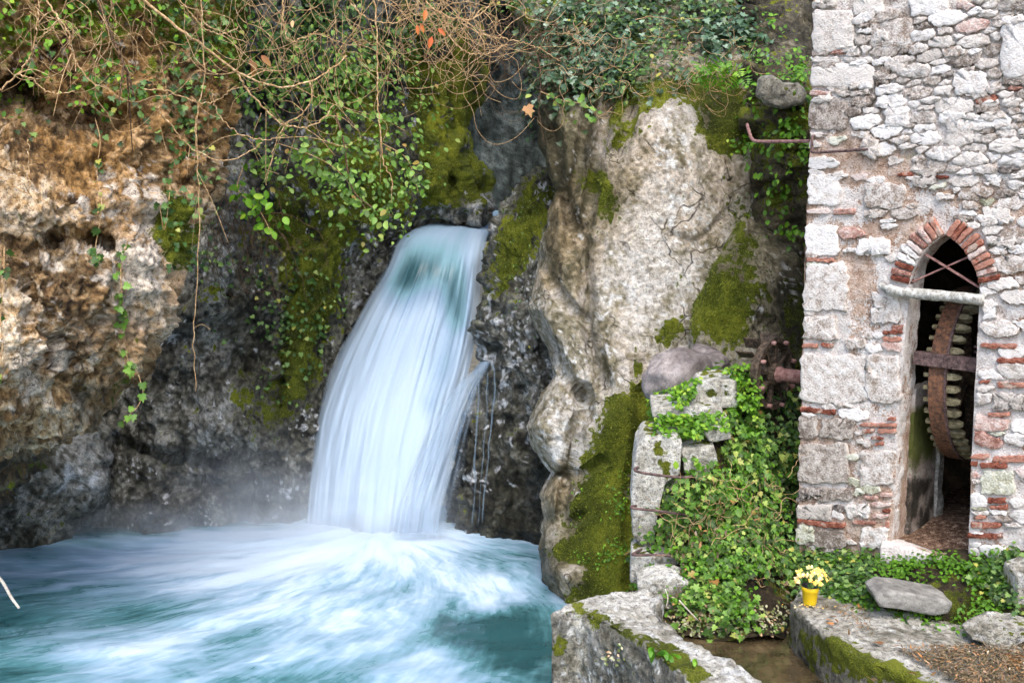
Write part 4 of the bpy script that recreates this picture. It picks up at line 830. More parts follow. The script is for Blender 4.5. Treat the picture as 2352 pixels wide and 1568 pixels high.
stone_jobs.sort(key=lambda j: -j[0])
cnt = {'stone': 0, 'brick': 0}; rest = {}
for k, (ar, nm, pl, h, m, kw) in enumerate(stone_jobs):
    v, f, rn = stone_mesh(pl, h, rnd=r1.random(), seed=k, **kw)
    cnt[nm] += 1
    if cnt[nm] <= 295: child(nm, v, f, M[m], wall, attrs=dict(rnd=rn))
    else: rest.setdefault(m, MB()).add(v, f, rnd=rn)
for m, b in rest.items():
    o = b.build('small_stones', M[m], wall); tag(o, kind='stuff')

# ---- lintel, sill, crossed bars, channel iron
def bar(mb, a, b, w_, h_, up=Z3):
    a = np.asarray(a, float); b = np.asarray(b, float); d = b - a; d /= np.linalg.norm(d); s_ = np.cross(d, up); s_ /= np.linalg.norm(s_); u_ = np.cross(s_, d)
    v, f = box8(a - s_ * w_ / 2 - u_ * h_ / 2, b - a, s_ * w_, u_ * h_); mb.add(v, f)
def wpt(px, py, d): s_, z_ = Wp(px, py); return Ww(s_, z_, d)
lp = spline([wpt(2022, 655, 0.02), wpt(2060, 668, 0.045), wpt(2110, 674, 0.03), wpt(2180, 680, 0.02), wpt(2262, 688, 0.02)], 40)
v, f = tube(lp, np.r_[np.linspace(0.018, 0.042, 8), np.full(32, 0.043)], 8); v = v + 0.010 * np.stack([fbm(v, 9, 3, 230), fbm(v, 9, 3, 231), fbm(v, 12, 3, 232)], -1)
child('lintel', v, f, M['wood_beam'], mill)
m = MB(); bar(m, wpt(2118, 583, -0.06), wpt(2256, 668, -0.06), 0.012, 0.035, N3); child('crossed_bar', m.v[0], m.f, M['rust_pink'], mill, smooth=False)
m = MB(); bar(m, wpt(2082, 650, -0.08), wpt(2222, 588, -0.08), 0.012, 0.032, N3); child('crossed_bar', m.v[0], m.f, M['rust_pink'], mill, smooth=False)
m = MB(); a, b = wpt(2086, 812, -0.16), wpt(2250, 832, -0.16)
bar(m, a, b, 0.10, 0.014); bar(m, a + N3 * .043 - Z3 * .05, b + N3 * .043 - Z3 * .05, 0.012, 0.086); bar(m, a - N3 * .02 - Z3 * .098, b - N3 * .02 - Z3 * .098, 0.08, 0.01)
m.build('channel_iron', M['iron'], mill, smooth=False)
# sill slab and rubbly floor
sv = []
s0, s1_ = Wp(2030, 1245)[0], Wp(2250, 1290)[0]
zs_ = Z_SILL
SS, DD = np.meshgrid(np.linspace(s0, s1_, 50), np.linspace(0.06, -0.12, 12)); sv = Ww(SS, zs_ - 0.01 + 0.015 * np.sin(SS * 9), DD)
sv[..., 2] += 0.014 * fbm(sv, 9, 4, 240) - 0.04 * sstep(0.03, 0.06, DD); low = sv[0].copy(); low[:, 2] -= 0.22; low2 = low.copy(); sv = np.concatenate([low2[None], sv], 0)
i = np.arange(13 * 50).reshape(13, 50); sf = np.stack([i[:-1, :-1], i[:-1, 1:], i[1:, 1:], i[1:, :-1]], -1).reshape(-1, 4)
child('sill', sv, sf, M['mortar'], mill, attrs=dict(exposed=np.full(650, .6), white=np.full(650, .75), soot=np.full(650, -.3), green=np.full(650, -.1)))
SS, DD = np.meshgrid(np.linspace(s0 - .1, S_END - .1, 90), np.linspace(-0.08, DB + .05, 90)); FV = Ww(SS, zs_ + 0.0, DD); FV[..., 2] += 0.03 * fbm(FV, 5, 5, 241) + 0.05 * sstep(-.3, -.9, DD)
i = np.arange(8100).reshape(90, 90); ffl = np.stack([i[:-1, :-1], i[:-1, 1:], i[1:, 1:], i[1:, :-1]], -1).reshape(-1, 4)
def floor_mat():
    t = NT('rubbly_earth_floor'); v = t.math('ADD', t.math('MULTIPLY', t.noise(18, 5, 0.7), .6), t.math('MULTIPLY', t.noise(90, 2), .4))
    return t.done(t.ramp(v, [(0.38, lin(58, 42, 34)), (0.5, lin(112, 88, 72)), (0.58, lin(168, 142, 120)), (0.66, lin(210, 196, 180))]), .95, t.bump(v, 1, .03), .1)
M['floor'] = floor_mat(); child('floor', FV, ffl, M['floor'], mill)
# mossy stone pier standing just inside the opening on the left
pr = MB()
def pier(nm, px0, px1, py0, py1, d0, mat_, w_):
    a = wpt(px0, py1, 0); s_a, z_a = Wp(px0, py1); z_b = Wp(px0, py0)[1]
    v, f = box8(Ww(s_a, Z_SILL - .02, -TH - w_), T3 * px1, N3 * w_, Z3 * (z_b - Z_SILL + .02))
    return v, f
gw_root = None

# ---- cog wheel inside the opening
RG = 0.74; near = wpt(2134, 885, 0.0) - N3 * 0.15; gc = near - N3 * RG; gc[2] = wpt(2150, 878, 0)[2] - 0.02
gear = empty('cog_wheel', gc, 'large rusty iron cog wheel with wooden teeth inside the arched opening', 'cog wheel')
GW, NT_ = 0.130, 44
def gpt(a, r, x): return gc + r * (math.cos(a) * N3 + math.sin(a) * Z3) + x * T3
m = MB(); n = 96; V = []; 
for k in range(n):
    a = 2 * math.pi * k / n
    V += [gpt(a, RG, -GW / 2), gpt(a, RG, GW / 2), gpt(a, RG - 0.075, GW / 2), gpt(a, RG - 0.075, -GW / 2)]
f = [(4 * k + j, 4 * k + (j + 1) % 4, 4 * ((k + 1) % n) + (j + 1) % 4, 4 * ((k + 1) % n) + j) for k in range(n) for j in range(4)]
child('rim', V, f, M['rust'], gear, smooth=False)
V = []
for k in range(n):
    a = 2 * math.pi * k / n
    V += [gpt(a, RG + 0.008, GW / 2 - .006), gpt(a, RG + 0.008, GW / 2 + .012), gpt(a, RG - 0.02, GW / 2 + .012), gpt(a, RG - 0.02, GW / 2 - .006)]
child('rim_flange', V, f, M['iron'], gear, smooth=False)
r2 = np.random.default_rng(5)
for k in range(NT_):
    a = 2 * math.pi * (k + 0.5) / NT_
    if r2.random() < 0.04: continue
    V = []
    for x, w_, hh in ((GW / 2, 0.028, 0.030), (GW / 2 + 0.075, 0.027, 0.028), (GW / 2 + 0.115 + r2.uniform(-.012, .008), 0.012, 0.017)):
        for da, dr in ((-1, -1), (1, -1), (1, 1), (-1, 1)): V.append(gpt(a + da * w_ / RG, RG - 0.036 + dr * hh, x))
    f = [(0, 3, 2, 1), (8, 9, 10, 11)] + [(4 * j + i_, 4 * j + (i_ + 1) % 4, 4 * j + 4 + (i_ + 1) % 4, 4 * j + 4 + i_) for j in (0, 1) for i_ in range(4)]
    o = child('tooth', V, f, M['wood_tooth'], gear, smooth=False)
    V = []
    for x in (-GW / 2, -GW / 2 - 0.045):
        for da, dr in ((-1, -1), (1, -1), (1, 1), (-1, 1)): V.append(gpt(a + da * 0.016 / RG, RG - 0.034 + dr * 0.018, x))
    child('tooth_tail', V, [(0, 3, 2, 1), (4, 5, 6, 7)] + [(i_, (i_ + 1) % 4, 4 + (i_ + 1) % 4, 4 + i_) for i_ in range(4)], M['wood_tooth'], o if False else gear, smooth=False)
for k in range(6):
    a = 2 * math.pi * (k + .3) / 6; m = MB(); bar(m, gpt(a, 0.08, 0), gpt(a, RG - 0.07, 0), 0.03, 0.07, T3); m.build('spoke', M['iron_dark'], gear, smooth=False)
v, f = tube([gpt(0, 0, -0.35), gpt(0, 0, 0.5)], 0.06, 12); child('axle', v, f, M['iron_dark'], gear)
v, f = tube([gpt(0, 0, -0.09), gpt(0, 0, 0.09)], 0.13, 16); child('hub', v, f, M['iron_dark'], gear)
# small machine frame behind the wheel
frm = empty('machine_frame', wpt(2240, 830, -0.5), 'dark rusty iron bracket and upright rod beside the cog wheel', 'machine frame')
m = MB(); bar(m, wpt(2205, 803, -0.34), wpt(2262, 812, -0.34), .08, .016); bar(m, wpt(2205, 816, -0.34), wpt(2262, 825, -0.34), .06, .014); m.build('bracket', M['iron'], frm, smooth=False)
v, f = tube([wpt(2230, 672, -0.30), wpt(2236, 800, -0.30)], 0.016, 8); child('rod', v, f, M['iron_dark'], frm)
v, f = tube([wpt(2228, 735, -0.30), wpt(2231, 765, -0.30)], 0.03, 8); child('collar', v, f, M['rust'], frm)
# green-black stone pier under the wheel
pier_o = empty('stone_pier', wpt(2110, 1215, -TH), 'green and black stained stone pier standing inside the doorway below the cog wheel', 'pier')
def slabgrid(name, s_a, s_b, z_a, z_b, d_a, d_b, mat, root, seed, attsf):
    mb = []
    u = np.linspace(0, 1, 40); A_, B_ = np.meshgrid(u, u)
    faces = [(s_a + (s_b - s_a) * A_, z_a + (z_b - z_a) * B_, d_a + 0 * A_), (s_b + 0 * A_, z_a + (z_b - z_a) * B_, d_a + (d_b - d_a) * A_), (s_a + (s_b - s_a) * A_, z_b + 0 * A_, d_a + (d_b - d_a) * B_), (s_a + 0 * A_, z_a + (z_b - z_a) * B_, d_b + (d_a - d_b) * A_)]
    i = np.arange(1600).reshape(40, 40); q = np.stack([i[:-1, :-1], i[:-1, 1:], i[1:, 1:], i[1:, :-1]], -1).reshape(-1, 4)
    v, f = joinp([(Ww(*fc).reshape(-1, 3), q) for fc in faces])
    v = v + 0.02 * np.stack([fbm(v, 5, 4, seed), fbm(v, 5, 4, seed + 1), fbm(v, 7, 4, seed + 2)], -1)
    return child(name, v, f, mat, root, attrs=attsf(v))
sa = sL(2.0) + 0.0
def pier_att(v):
    px, py = proj(v); n = fbm(v, 6, 3, 250)
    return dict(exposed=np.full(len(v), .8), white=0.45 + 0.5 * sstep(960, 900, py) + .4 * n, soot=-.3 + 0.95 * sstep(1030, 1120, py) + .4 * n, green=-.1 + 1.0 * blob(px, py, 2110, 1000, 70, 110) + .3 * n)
zt_ = Wp(2110, 905)[1]
slabgrid('pier', sa - 0.06, sa + 0.03, Z_SILL - .05, zt_, -0.275, -0.80, M['mortar'], pier_o, 251, pier_att)
slabgrid('plank', sa - 0.02, sa + 0.05, Z_SILL - .05, zt_ - .42, -0.82, -0.95, M['wood_beam'], pier_o, 255, pier_att)

# ---- iron rods on and beside the mill
rod = empty('bent_rod', wpt(1872, 318, 0), 'bent rusty iron rod fixed along the mill wall above the arch', 'rod')
v, f = tube(spline([wpt(1871, 312, 0.0), wpt(1872, 318, .05), wpt(1873, 345, .06), wpt(1878, 351, .06), wpt(1920, 349, .05), wpt(1998, 343, .03)], 36), 0.012, 6); child('rod', v, f, M['iron'], rod)
r1b = np.random.default_rng(3); pl = np.array([Wp(2000 + 30 * math.cos(a) * r1b.uniform(.7, 1.2), 340 + 30 * math.sin(a) * r1b.uniform(.7, 1.2)) for a in np.linspace(0, 6.28, 10, endpoint=False)])
v, f, rn = stone_mesh(pl, 0.03, seed=900); child('cement_patch', v, f, M['stone_grey'], rod, attrs=dict(rnd=rn))
rod2 = spline([P(1716, 286, 9.6), P(1720, 300, 9.5), P(1728, 320, 9.4), P(1745, 325, 9.3), P(1800, 325, 9.0), P(1862, 324, 8.75)], 40)
v, f = tube(rod2, 0.016, 7); tag(mesh('iron_hook', v, f, M['rust_pink'], loc=rod2[-1]), 'rusty hooked iron bar reaching from the mill corner towards the mossy cliff', 'iron bar')

# ================================================================== FOREGROUND STONEWORK
import bmesh
def block(poly, back, mat, bevel=0.02, seed=0, amp=0.012, cell=0.035, amp2=0.006, att=None, top_amp=0.0):
    """a rough stone block: outline (world points, one face) pushed along 'back', edges rounded, surface roughened. Returns verts, faces, attrs"""
    bm = bmesh.new(); vs_ = [bm.verts.new(p) for p in np.asarray(poly, float)]; fc = bm.faces.new(vs_)
    ex = bmesh.ops.extrude_face_region(bm, geom=[fc]); nv = [g for g in ex['geom'] if isinstance(g, bmesh.types.BMVert)]
    bmesh.ops.translate(bm, vec=Vector(back), verts=nv); bmesh.ops.recalc_face_normals(bm, faces=bm.faces)
    bmesh.ops.bevel(bm, geom=list(bm.edges), offset=bevel, segments=2, profile=0.6, affect='EDGES', clamp_overlap=True)
    bmesh.ops.triangulate(bm, faces=bm.faces)
    for _ in range(7):
        es = [e for e in bm.edges if e.calc_length() > cell]
        if not es or len(bm.verts) > 40000: break
        bmesh.ops.subdivide_edges(bm, edges=es, cuts=1); bmesh.ops.triangulate(bm, faces=[f for f in bm.faces if len(f.verts) > 3])
    bm.normal_update(); V = np.array([v.co for v in bm.verts]); N = np.array([v.normal for v in bm.verts]); Fc = [tuple(v.index for v in f.verts) for f in bm.faces]
    bm.verts.index_update(); Fc = [tuple(v.index for v in f.verts) for f in bm.faces]; bm.free()
    V = V + N * (amp * fbm(V, 4, 3, seed) + amp2 * fbm(V, 16, 4, seed + 3) + top_amp * np.clip(N[:, 2], 0, 1) * fbm(V, 2.5, 3, seed + 6))[:, None]
    px, py = proj(V); a = {k: np.zeros(len(V)) for k in ('moss', 'lichen', 'stain_shade', 'pale', 'ochre', 'wet')}
    if att:
        for k, q in att(px, py, V, N).items(): a[k] = np.broadcast_to(q, px.shape)
    a.update(SHADE[mat.name](V, a, 300 + seed)); a = {k: a[k] for k in ('col', 'moss', 'mtone', 'wet')}
    return V, np.array(Fc), a
def Pl(pts, D): return np.array([P(x, y, D) for x, y in pts])
# ---- the pier with iron rungs: block by block
lad = empty('rung_pier', P(1500, 1360, 8.2), 'stepped pier of pale mossy stone blocks with iron rungs beside the mill race', 'stone pier')
def pier_paint(px, py, V, N): return dict(moss=0.35 * np.clip(N[:, 2], 0, 1) + 0.7 * blob(px, py, 1520, 1060, 14, 60, -20) + .7 * blob(px, py, 1640, 900, 40, 16) + .4 * blob(px, py, 1600, 1050, 25, 25), lichen=0.6, pale=0.6 + 0.2 * np.clip(N[:, 2], 0, 1), stain_shade=0.0)
for k, (pts, D, bk) in enumerate([([(1462, 1030), (1480, 1003), (1555, 1000), (1567, 1016), (1562, 1090), (1530, 1110), (1512, 1180), (1505, 1250), (1480, 1262), (1452, 1230), (1450, 1150), (1455, 1080)], 8.5, .5), ([(1566, 1034), (1640, 1026), (1650, 1060), (1632, 1088), (1572, 1088)], 8.55, .5),
                         ([(1602, 882), (1650, 872), (1692, 876), (1698, 938), (1568, 938)], 9.0, .4), ([(1496, 938), (1640, 932), (1664, 948), (1640, 962), (1498, 960)], 8.85, .5), ([(1612, 985), (1675, 975), (1682, 1010), (1630, 1016)], 8.65, .4),
                         ([(1450, 1280), (1556, 1275), (1562, 1335), (1500, 1345), (1447, 1340)], 8.3, .4), ([(1505, 1100), (1560, 1095), (1570, 1270), (1500, 1275)], 8.62, .3)]):
    v, f, a = block(Pl(pts, D), (0.05, bk, 0.05), M['block'], 0.025, 20 + k, att=pier_paint); child('stone_block', v, f, M['block'], lad, attrs=a)
tv, tf, ta = block(Pl([(1460, 1340), (1500, 1328), (1545, 1324), (1586, 1338), (1586, 1392), (1540, 1402), (1470, 1384)], 7.95), (0.03, .3, 0.02), M['block'], .03, 40, att=lambda px, py, V, N: dict(pale=.7 * np.clip(N[:, 2], 0, 1), moss=.45 * blob(px, py, 1500, 1370, 40, 14), lichen=.6))
child('stone_block', tv, tf, M['block'], lad, attrs=ta)
for k, pts in enumerate([[(1468, 1072, 8.55), (1458, 1076, 8.36), (1466, 1083, 8.33), (1520, 1092, 8.30), (1572, 1096, 8.32), (1590, 1092, 8.40), (1600, 1086, 8.7)], [(1465, 1160, 8.55), (1450, 1163, 8.34), (1458, 1167, 8.32), (1520, 1174, 8.30), (1578, 1182, 8.32), (1588, 1180, 8.40), (1592, 1172, 8.7)],
                         [(1482, 1258, 8.55), (1460, 1268, 8.30), (1456, 1274, 8.27), (1520, 1274, 8.25), (1572, 1278, 8.25), (1590, 1274, 8.40), (1594, 1268, 8.6)]]):
    v, f = tube(spline([P(*q) for q in pts], 30), 0.0115, 7); child('rung', v, f, M['iron'], lad)
# ---- boulder
bd = np.array([(math.cos(a) * math.cos(b), math.sin(b), math.sin(a) * math.cos(b)) for b in np.linspace(-1.57, 1.57, 34) for a in np.linspace(0, 2 * math.pi, 60, endpoint=False)])
def boulder(name, px, py, D, rx, ry, rz, rot, mat, seed, label, att=None):
    c = P(px, py, D); v = bd[:, [0, 2, 1]] * np.array((rx, ry, rz)); v = v * (1 + 0.20 * fbm(v, 2.6, 3, seed) + 0.16 * fbm(v, 4.5, 3, seed + 5, ridge=True) + 0.04 * fbm(v, 16, 3, seed + 2))[:, None]
    cr, sr = math.cos(R(rot)), math.sin(R(rot)); v = np.c_[v[:, 0] * cr - v[:, 2] * sr, v[:, 1], v[:, 0] * sr + v[:, 2] * cr] + c
    i = np.arange(34 * 60).reshape(34, 60); j = np.roll(i, -1, 1); f = np.stack([i[:-1], j[:-1], j[1:], i[1:]], -1).reshape(-1, 4)
    ppx, ppy = proj(v); a = {k: np.zeros(len(v)) for k in ('moss', 'lichen', 'stain_shade', 'pale', 'ochre', 'wet')}
    if att:
        for k, q in att(ppx, ppy).items(): a[k] = q
    a.update(SHADE[mat.name](v, a, 400 + seed)); a = {k: a[k] for k in ('col', 'moss', 'mtone', 'wet')}
    return tag(mesh(name, v, f, mat, attrs=a, loc=c - np.array((0, 0, rz))), label, 'boulder')
boulder('boulder', 1556, 868, 9.75, 0.34, 0.30, 0.27, 18, M['boulder'], 3, 'smooth grey boulder wedged against the pale cliff above the ivy', lambda x, y: dict(pale=0.3 * blob(x, y, 1540, 850, 40, 20)))
boulder('boulder', 1628, 835, 10.0, 0.22, 0.25, 0.17, -25, M['boulder'], 4, 'smaller brownish rock leaning behind the smooth grey boulder', lambda x, y: dict(stain_shade=0.2 + 0 * x))
v, f, a = block(Pl([(1742, 218), (1750, 182), (1776, 176), (1800, 194), (1836, 192), (1852, 214), (1846, 236), (1800, 246), (1764, 238)], 10.15), (.03, .3, .03), M['block'], .03, 45, amp=.05, amp2=.02, cell=.03, att=lambda px, py, V, N: dict(moss=.25, stain_shade=.25))
tag(mesh('boulder', v, f, M['block'], attrs=a, loc=P(1796, 240, 10.2)), 'grey rock lodged on the mossy ledge beside the mill corner', 'boulder')
# ---- parapet between pool and race
ZP = 0.97
def plan(pts, z): return np.array([G(x, y, z) for x, y in pts])
def par_paint(px, py, V, N):
    t = np.clip(N[:, 2], 0, 1); e = poly_dist(px, py, [(1330, 1398), (1420, 1440), (1500, 1480), (1620, 1560)])
    return dict(moss=0.85 * np.exp(-(e / 26)**2) + 0.75 * blob(px, py, 1290, 1490, 30, 70) + 0.55 * blob(px, py, 1440, 1530, 40, 40) + 0.6 * blob(px, py, 1560, 1520, 70, 26, 30) - 0.2, pale=0.5 * t - 0.1 + 0.3 * blob(px, py, 1450, 1400, 90, 30, 30), lichen=0.55, stain_shade=0.6 * (1 - t))
v, f, a = block(plan([(1266, 1404), (1300, 1385), (1390, 1362), (1478, 1342), (1520, 1362), (1512, 1402), (1556, 1448), (1640, 1498), (1760, 1566), (1960, 1690), (1780, 1720), (1600, 1570), (1480, 1478), (1395, 1428), (1330, 1400)], ZP), (0, 0, -1.5), M['block'], .03, 60, amp=.04, amp2=.026, cell=.03, att=par_paint, top_amp=.05)
tag(mesh('parapet_wall', v, f, M['block'], attrs=a, loc=G(1400, 1420, ZP) - np.array((0, 0, 1.4))), 'low mossy stone parapet between the foaming pool and the brown mill race', 'wall')
# ---- ledge right of the race
def led_paint(px, py, V, N):
    t = np.clip(N[:, 2], 0, 1); e = poly_dist(px, py, [(1888, 1453), (1959, 1504), (2067, 1548), (2140, 1580)])
    return dict(moss=0.75 * np.exp(-(e / 22)**2) * sstep(1860, 1930, px) + (1 - t) * (0.45 + 0.3 * fbm(V, 3, 3, 5)) , stain_shade=(1 - t) * 0.6, pale=0.35 * t - 0.1, lichen=0.3 * t, ochre=0.0)  # top paler, its warm light put into the colour; sides dark and mossy
v, f, a = block(plan([(1812, 1380), (1832, 1402), (1867, 1434), (1888, 1455), (1959, 1504), (2067, 1545), (2122, 1570), (2330, 1690), (2900, 1700), (2800, 1380), (2352, 1330), (1990, 1330), (1850, 1340)], 0.96), (0, 0, -1.4), M['block'], .03, 70, amp=.025, amp2=.016, cell=.035, att=led_paint, top_amp=.03)
tag(mesh('stone_ledge', v, f, M['block'], attrs=a), kind='structure')
# ---- mill race water
rw = np.array([G(1440, 1360, .60), G(1900, 1360, .60), G(2300, 1700, .60), G(1500, 1700, .60)]); rw[:, 2] = 0.62
tag(mesh('race_water', rw, [(0, 1, 2, 3)], M['race']), kind='structure')
# ---- earth banks that carry the greenery
def paint_bank(X, Y, V, N): return dict(moss=0.35 + 0 * X)
rock('ivy_bank', [(1520, 850), (1500, 1000), (1490, 1100), (1470, 1240), (1480, 1340), (1500, 1400), (1500, 1470)], [(1890, 850), (1890, 1300), (1840, 1470)],
     [(1560, 870, 9.6), (1700, 860, 9.55), (1850, 860, 9.8), (1520, 960, 9.1), (1650, 970, 9.05), (1800, 970, 9.4), (1500, 1080, 8.7), (1620, 1080, 8.6), (1760, 1080, 8.9), (1860, 1080, 9.3), (1500, 1260, 8.5), (1620, 1260, 8.25), (1760, 1260, 8.45), (1860, 1260, 8.9),
      (1520, 1400, 8.0), (1640, 1400, 7.85), (1780, 1400, 7.95), (1600, 1470, 7.55), (1780, 1470, 7.5)], M['soil'], step=6, rL=.3, disp=[D_n(2, .09, 4, 91), D_n(7, .03, 3, 92)], paint=paint_bank, seed=9)
rock('grass_bank', [(1850, 1262), (1826, 1340), (1830, 1400), (1980, 1440), (1990, 1490)], [(2850, 1262), (2850, 1490)],
     [(1880, 1275, 8.45), (2050, 1275, 7.95), (2230, 1292, 7.45), (2400, 1290, 7.0), (1860, 1380, 7.7), (2000, 1330, 7.65), (2000, 1400, 7.35), (2150, 1340, 7.35), (2150, 1420, 7.1), (2300, 1400, 6.95), (2300, 1480, 6.72), (2100, 1470, 6.95), (2450, 1400, 6.7)], M['soil'], step=6, rL=.2, eL=20, rB=.05, eB=8,
     disp=[D_n(2.5, .05, 4, 93), D_n(8, .02, 3, 94)], paint=lambda X, Y, V, N: dict(moss=0.3 + 0.7 * blob(X, Y, 2240, 1420, 70, 60) + .6 * blob(X, Y, 2060, 1430, 60, 24)), seed=10)
# big grey slab lying on the bank, small foot stones
v, f, a = block(Pl([(2010, 1372), (2020, 1396), (2090, 1404), (2150, 1414), (2178, 1408), (2190, 1384), (2120, 1370), (2036, 1358)], 7.02), (0.04, 0.36, 0.0), M['slab'], .02, 80, amp=.016, amp2=.006, cell=.03)
tag(mesh('flat_stone', v, f, M['slab'], attrs=a, loc=P(2100, 1405, 7.1)), 'big flat grey stone slab lying on the mossy bank under the doorway', 'stone')
for k, (pts, D, lb) in enumerate([([(1998, 1448), (2030, 1432), (2085, 1436), (2088, 1462), (2010, 1470)], 6.98, 'rounded white foot stone at the left end of the mossy bank'), ([(2092, 1440), (2130, 1436), (2142, 1458), (2096, 1466)], 6.93, 'small white foot stone set in moss below the grey slab'),
                                ([(2080, 1474), (2150, 1462), (2180, 1478), (2150, 1490), (2080, 1488)], 6.82, 'low pale foot stone lowest under the grey slab'), ([(2230, 1470), (2300, 1440), (2400, 1440), (2420, 1480), (2300, 1496)], 6.62, 'white limewashed footing stone at the right edge below the steps'),
                                ([(2336, 1320), (2420, 1300), (2460, 1440), (2340, 1440)], 6.85, 'tall pale rough footing stone at the right edge under the mill wall')]):
    v, f, a = block(Pl(pts, D), (0.02, .25, .02), M['block'], .025, 90 + k, amp=.025, cell=.03, att=lambda px, py, V, N: dict(pale=.3, lichen=.6, moss=.3)); tag(mesh('foot_stone', v, f, M['block'], attrs=a, loc=v.mean(0) - np.array((0, 0, .08))), lb, 'stone')

# ---- remains of the water wheel on its shaft
wc = P(1772, 858, 9.25); wheel = empty('water_wheel', wc, 'corroded remains of an iron water wheel on a stub shaft beside the mill', 'water wheel')
def wpw(a, r, x): return wc + r * (math.cos(a) * N3 + math.sin(a) * Z3) + x * T3
shv = np.array([wpw(0, 0, -0.05), wpw(0, 0, 0.10), wpw(0, 0, 0.102), wpw(0, 0, 0.9)]); v, f = tube(shv, [0.075, 0.075, 0.062, 0.062], 18); child('shaft', v, f, M['rust_pink'], wheel)
RW = 0.34
V = []; n = 60
for k in range(n):
    a = 2 * math.pi * k / n
    for r_, x in ((RW, -.03), (RW, .05), (RW - .05, .05), (RW - .05, -.03)): V.append(wpw(a, r_ * (1 + .02 * math.sin(5 * a)), x))
f = [(4 * k + j, 4 * k + (j + 1) % 4, 4 * ((k + 1) % n) + (j + 1) % 4, 4 * ((k + 1) % n) + j) for k in range(n) for j in range(4)]
child('wheel_rim', V, f, M['iron_dark'], wheel, smooth=False)
for k in range(8):
    a = 2 * math.pi * (k + .2) / 8; m = MB(); bar(m, wpw(a, .06, .01), wpw(a, RW - .03, .01), .03, .05, T3); m.build('spoke', M['iron_dark'], wheel, smooth=False)
for k in range(14):
    a = 2 * math.pi * (k + .35) / 14
    if k in (3, 9): continue
    p0, p1 = wpw(a, RW - .06, -.03), wpw(a, RW + .05, -.03); d = (p1 - p0); v, f = box8(p0, d, -T3 * 0.17, (wpw(a + .05, RW - .06, -.03) - p0) * .8); child('vane', v, f, M['iron_dark'], wheel, smooth=False)
for k in range(8):
    a = 2 * math.pi * (k + .6) / 8; v, f = tube([wpw(a, RW - .025, .04), wpw(a, RW - .025, .09)], .022, 6); child('bolt', v, f, M['rust_pink'], wheel)
v, f = tube([wpw(0, 0, -.06), wpw(0, 0, .07)], .11, 14); child('hub', v, f, M['iron_dark'], wheel)

# ================================================================== GREENERY
def leaf_mat(name, stops, rough=0.45, trans=0.25):
    t = NT(name); rn = t.attr('rnd'); ti = t.attr('tip')
    c = t.ramp(rn, stops); c = t.mix(t.math('MULTIPLY', ti, 0.35), c, t.mix(0.5, c, lin(150, 170, 70)))
    t.done(c, rough, None, 0.35)
    tr = t.n.new('ShaderNodeBsdfTranslucent'); t.link(c, tr.inputs[0]); mx = t.n.new('ShaderNodeMixShader'); mx.inputs[0].default_value = trans
    t.link(t.bsdf.outputs[0], mx.inputs[1]); t.link(tr.outputs[0], mx.inputs[2]); t.link(mx.outputs[0], t.out.inputs[0]); return t.m
M['ivy'] = leaf_mat('ivy_leaf', [(0.0, lin(26, 48, 22)), (0.4, lin(48, 84, 38)), (0.75, lin(80, 120, 58)), (0.93, lin(130, 158, 88)), (1.0, lin(180, 172, 80))])
M['bramble'] = leaf_mat('bramble_leaf', [(0.0, lin(46, 76, 24)), (0.45, lin(80, 122, 42)), (0.8, lin(118, 162, 66)), (0.95, lin(154, 186, 90)), (1.0, lin(160, 118, 66))])
M['bright'] = leaf_mat('young_leaf', [(0.0, lin(50, 92, 14)), (0.5, lin(84, 138, 26)), (0.85, lin(124, 176, 44)), (1.0, lin(170, 196, 66))], trans=0.35)
M['ivy2'] = leaf_mat('ivy_leaf_mixed', [(0.0, lin(34, 58, 22)), (0.35, lin(60, 98, 34)), (0.65, lin(96, 140, 52)), (0.85, lin(138, 172, 78)), (0.95, lin(176, 190, 100)), (1.0, lin(150, 104, 60))])
M['dusk'] = leaf_mat('dark_ivy_leaf', [(0.0, lin(24, 42, 26)), (0.5, lin(48, 78, 54)), (0.85, lin(92, 124, 100)), (1.0, lin(160, 180, 160))], 0.3)
M['dry'] = leaf_mat('dry_leaf', [(0.0, lin(96, 60, 38)), (0.5, lin(150, 92, 56)), (0.8, lin(186, 120, 70)), (1.0, lin(206, 170, 130))], 0.7, 0.15)
M['litter'] = leaf_mat('leaf_litter', [(0.0, lin(62, 46, 38)), (0.5, lin(106, 84, 72)), (0.8, lin(140, 112, 94)), (0.95, lin(176, 116, 72)), (1.0, lin(200, 186, 168))], 0.8, 0.05)
M['pale_debris'] = leaf_mat('bleached_leaf', [(0.0, lin(70, 84, 40)), (0.4, lin(120, 124, 84)), (0.8, lin(190, 186, 160)), (1.0, lin(214, 160, 130))], 0.7, 0.1)
M['orange'] = leaf_mat('orange_leaf', [(0.0, lin(150, 50, 24)), (0.6, lin(196, 84, 34)), (1.0, lin(220, 130, 70))], 0.5, 0.3)
M['pale_wood'] = rust_mat('bleached_wood', lin(150, 140, 128), lin(196, 186, 172), lin(222, 216, 206), 30)
def tpl(outline, center, fold):
    o = np.array([(x, y, fold * abs(x) - 0.12 * max(0, y - .6)) for x, y in outline] + [(center[0], center[1], 0)], float); n = len(outline)
    return o, np.array([(i, (i + 1) % n, n) for i in range(n)])
IVY = tpl([(0, 0), (.22, -.12), (.52, .16), (.30, .36), (.44, .62), (.16, .62), (0, 1.0), (-.16, .62), (-.44, .62), (-.30, .36), (-.52, .16), (-.22, -.12)], (0, .35), .25)
OVAL = tpl([(0, 0), (.24, .18), (.34, .45), (.24, .75), (0, 1), (-.24, .75), (-.34, .45), (-.24, .18)], (0, .5), .3)
LANCE = tpl([(0, 0), (.12, .3), (.10, .65), (0, 1), (-.10, .65), (-.12, .3)], (0, .5), .4)
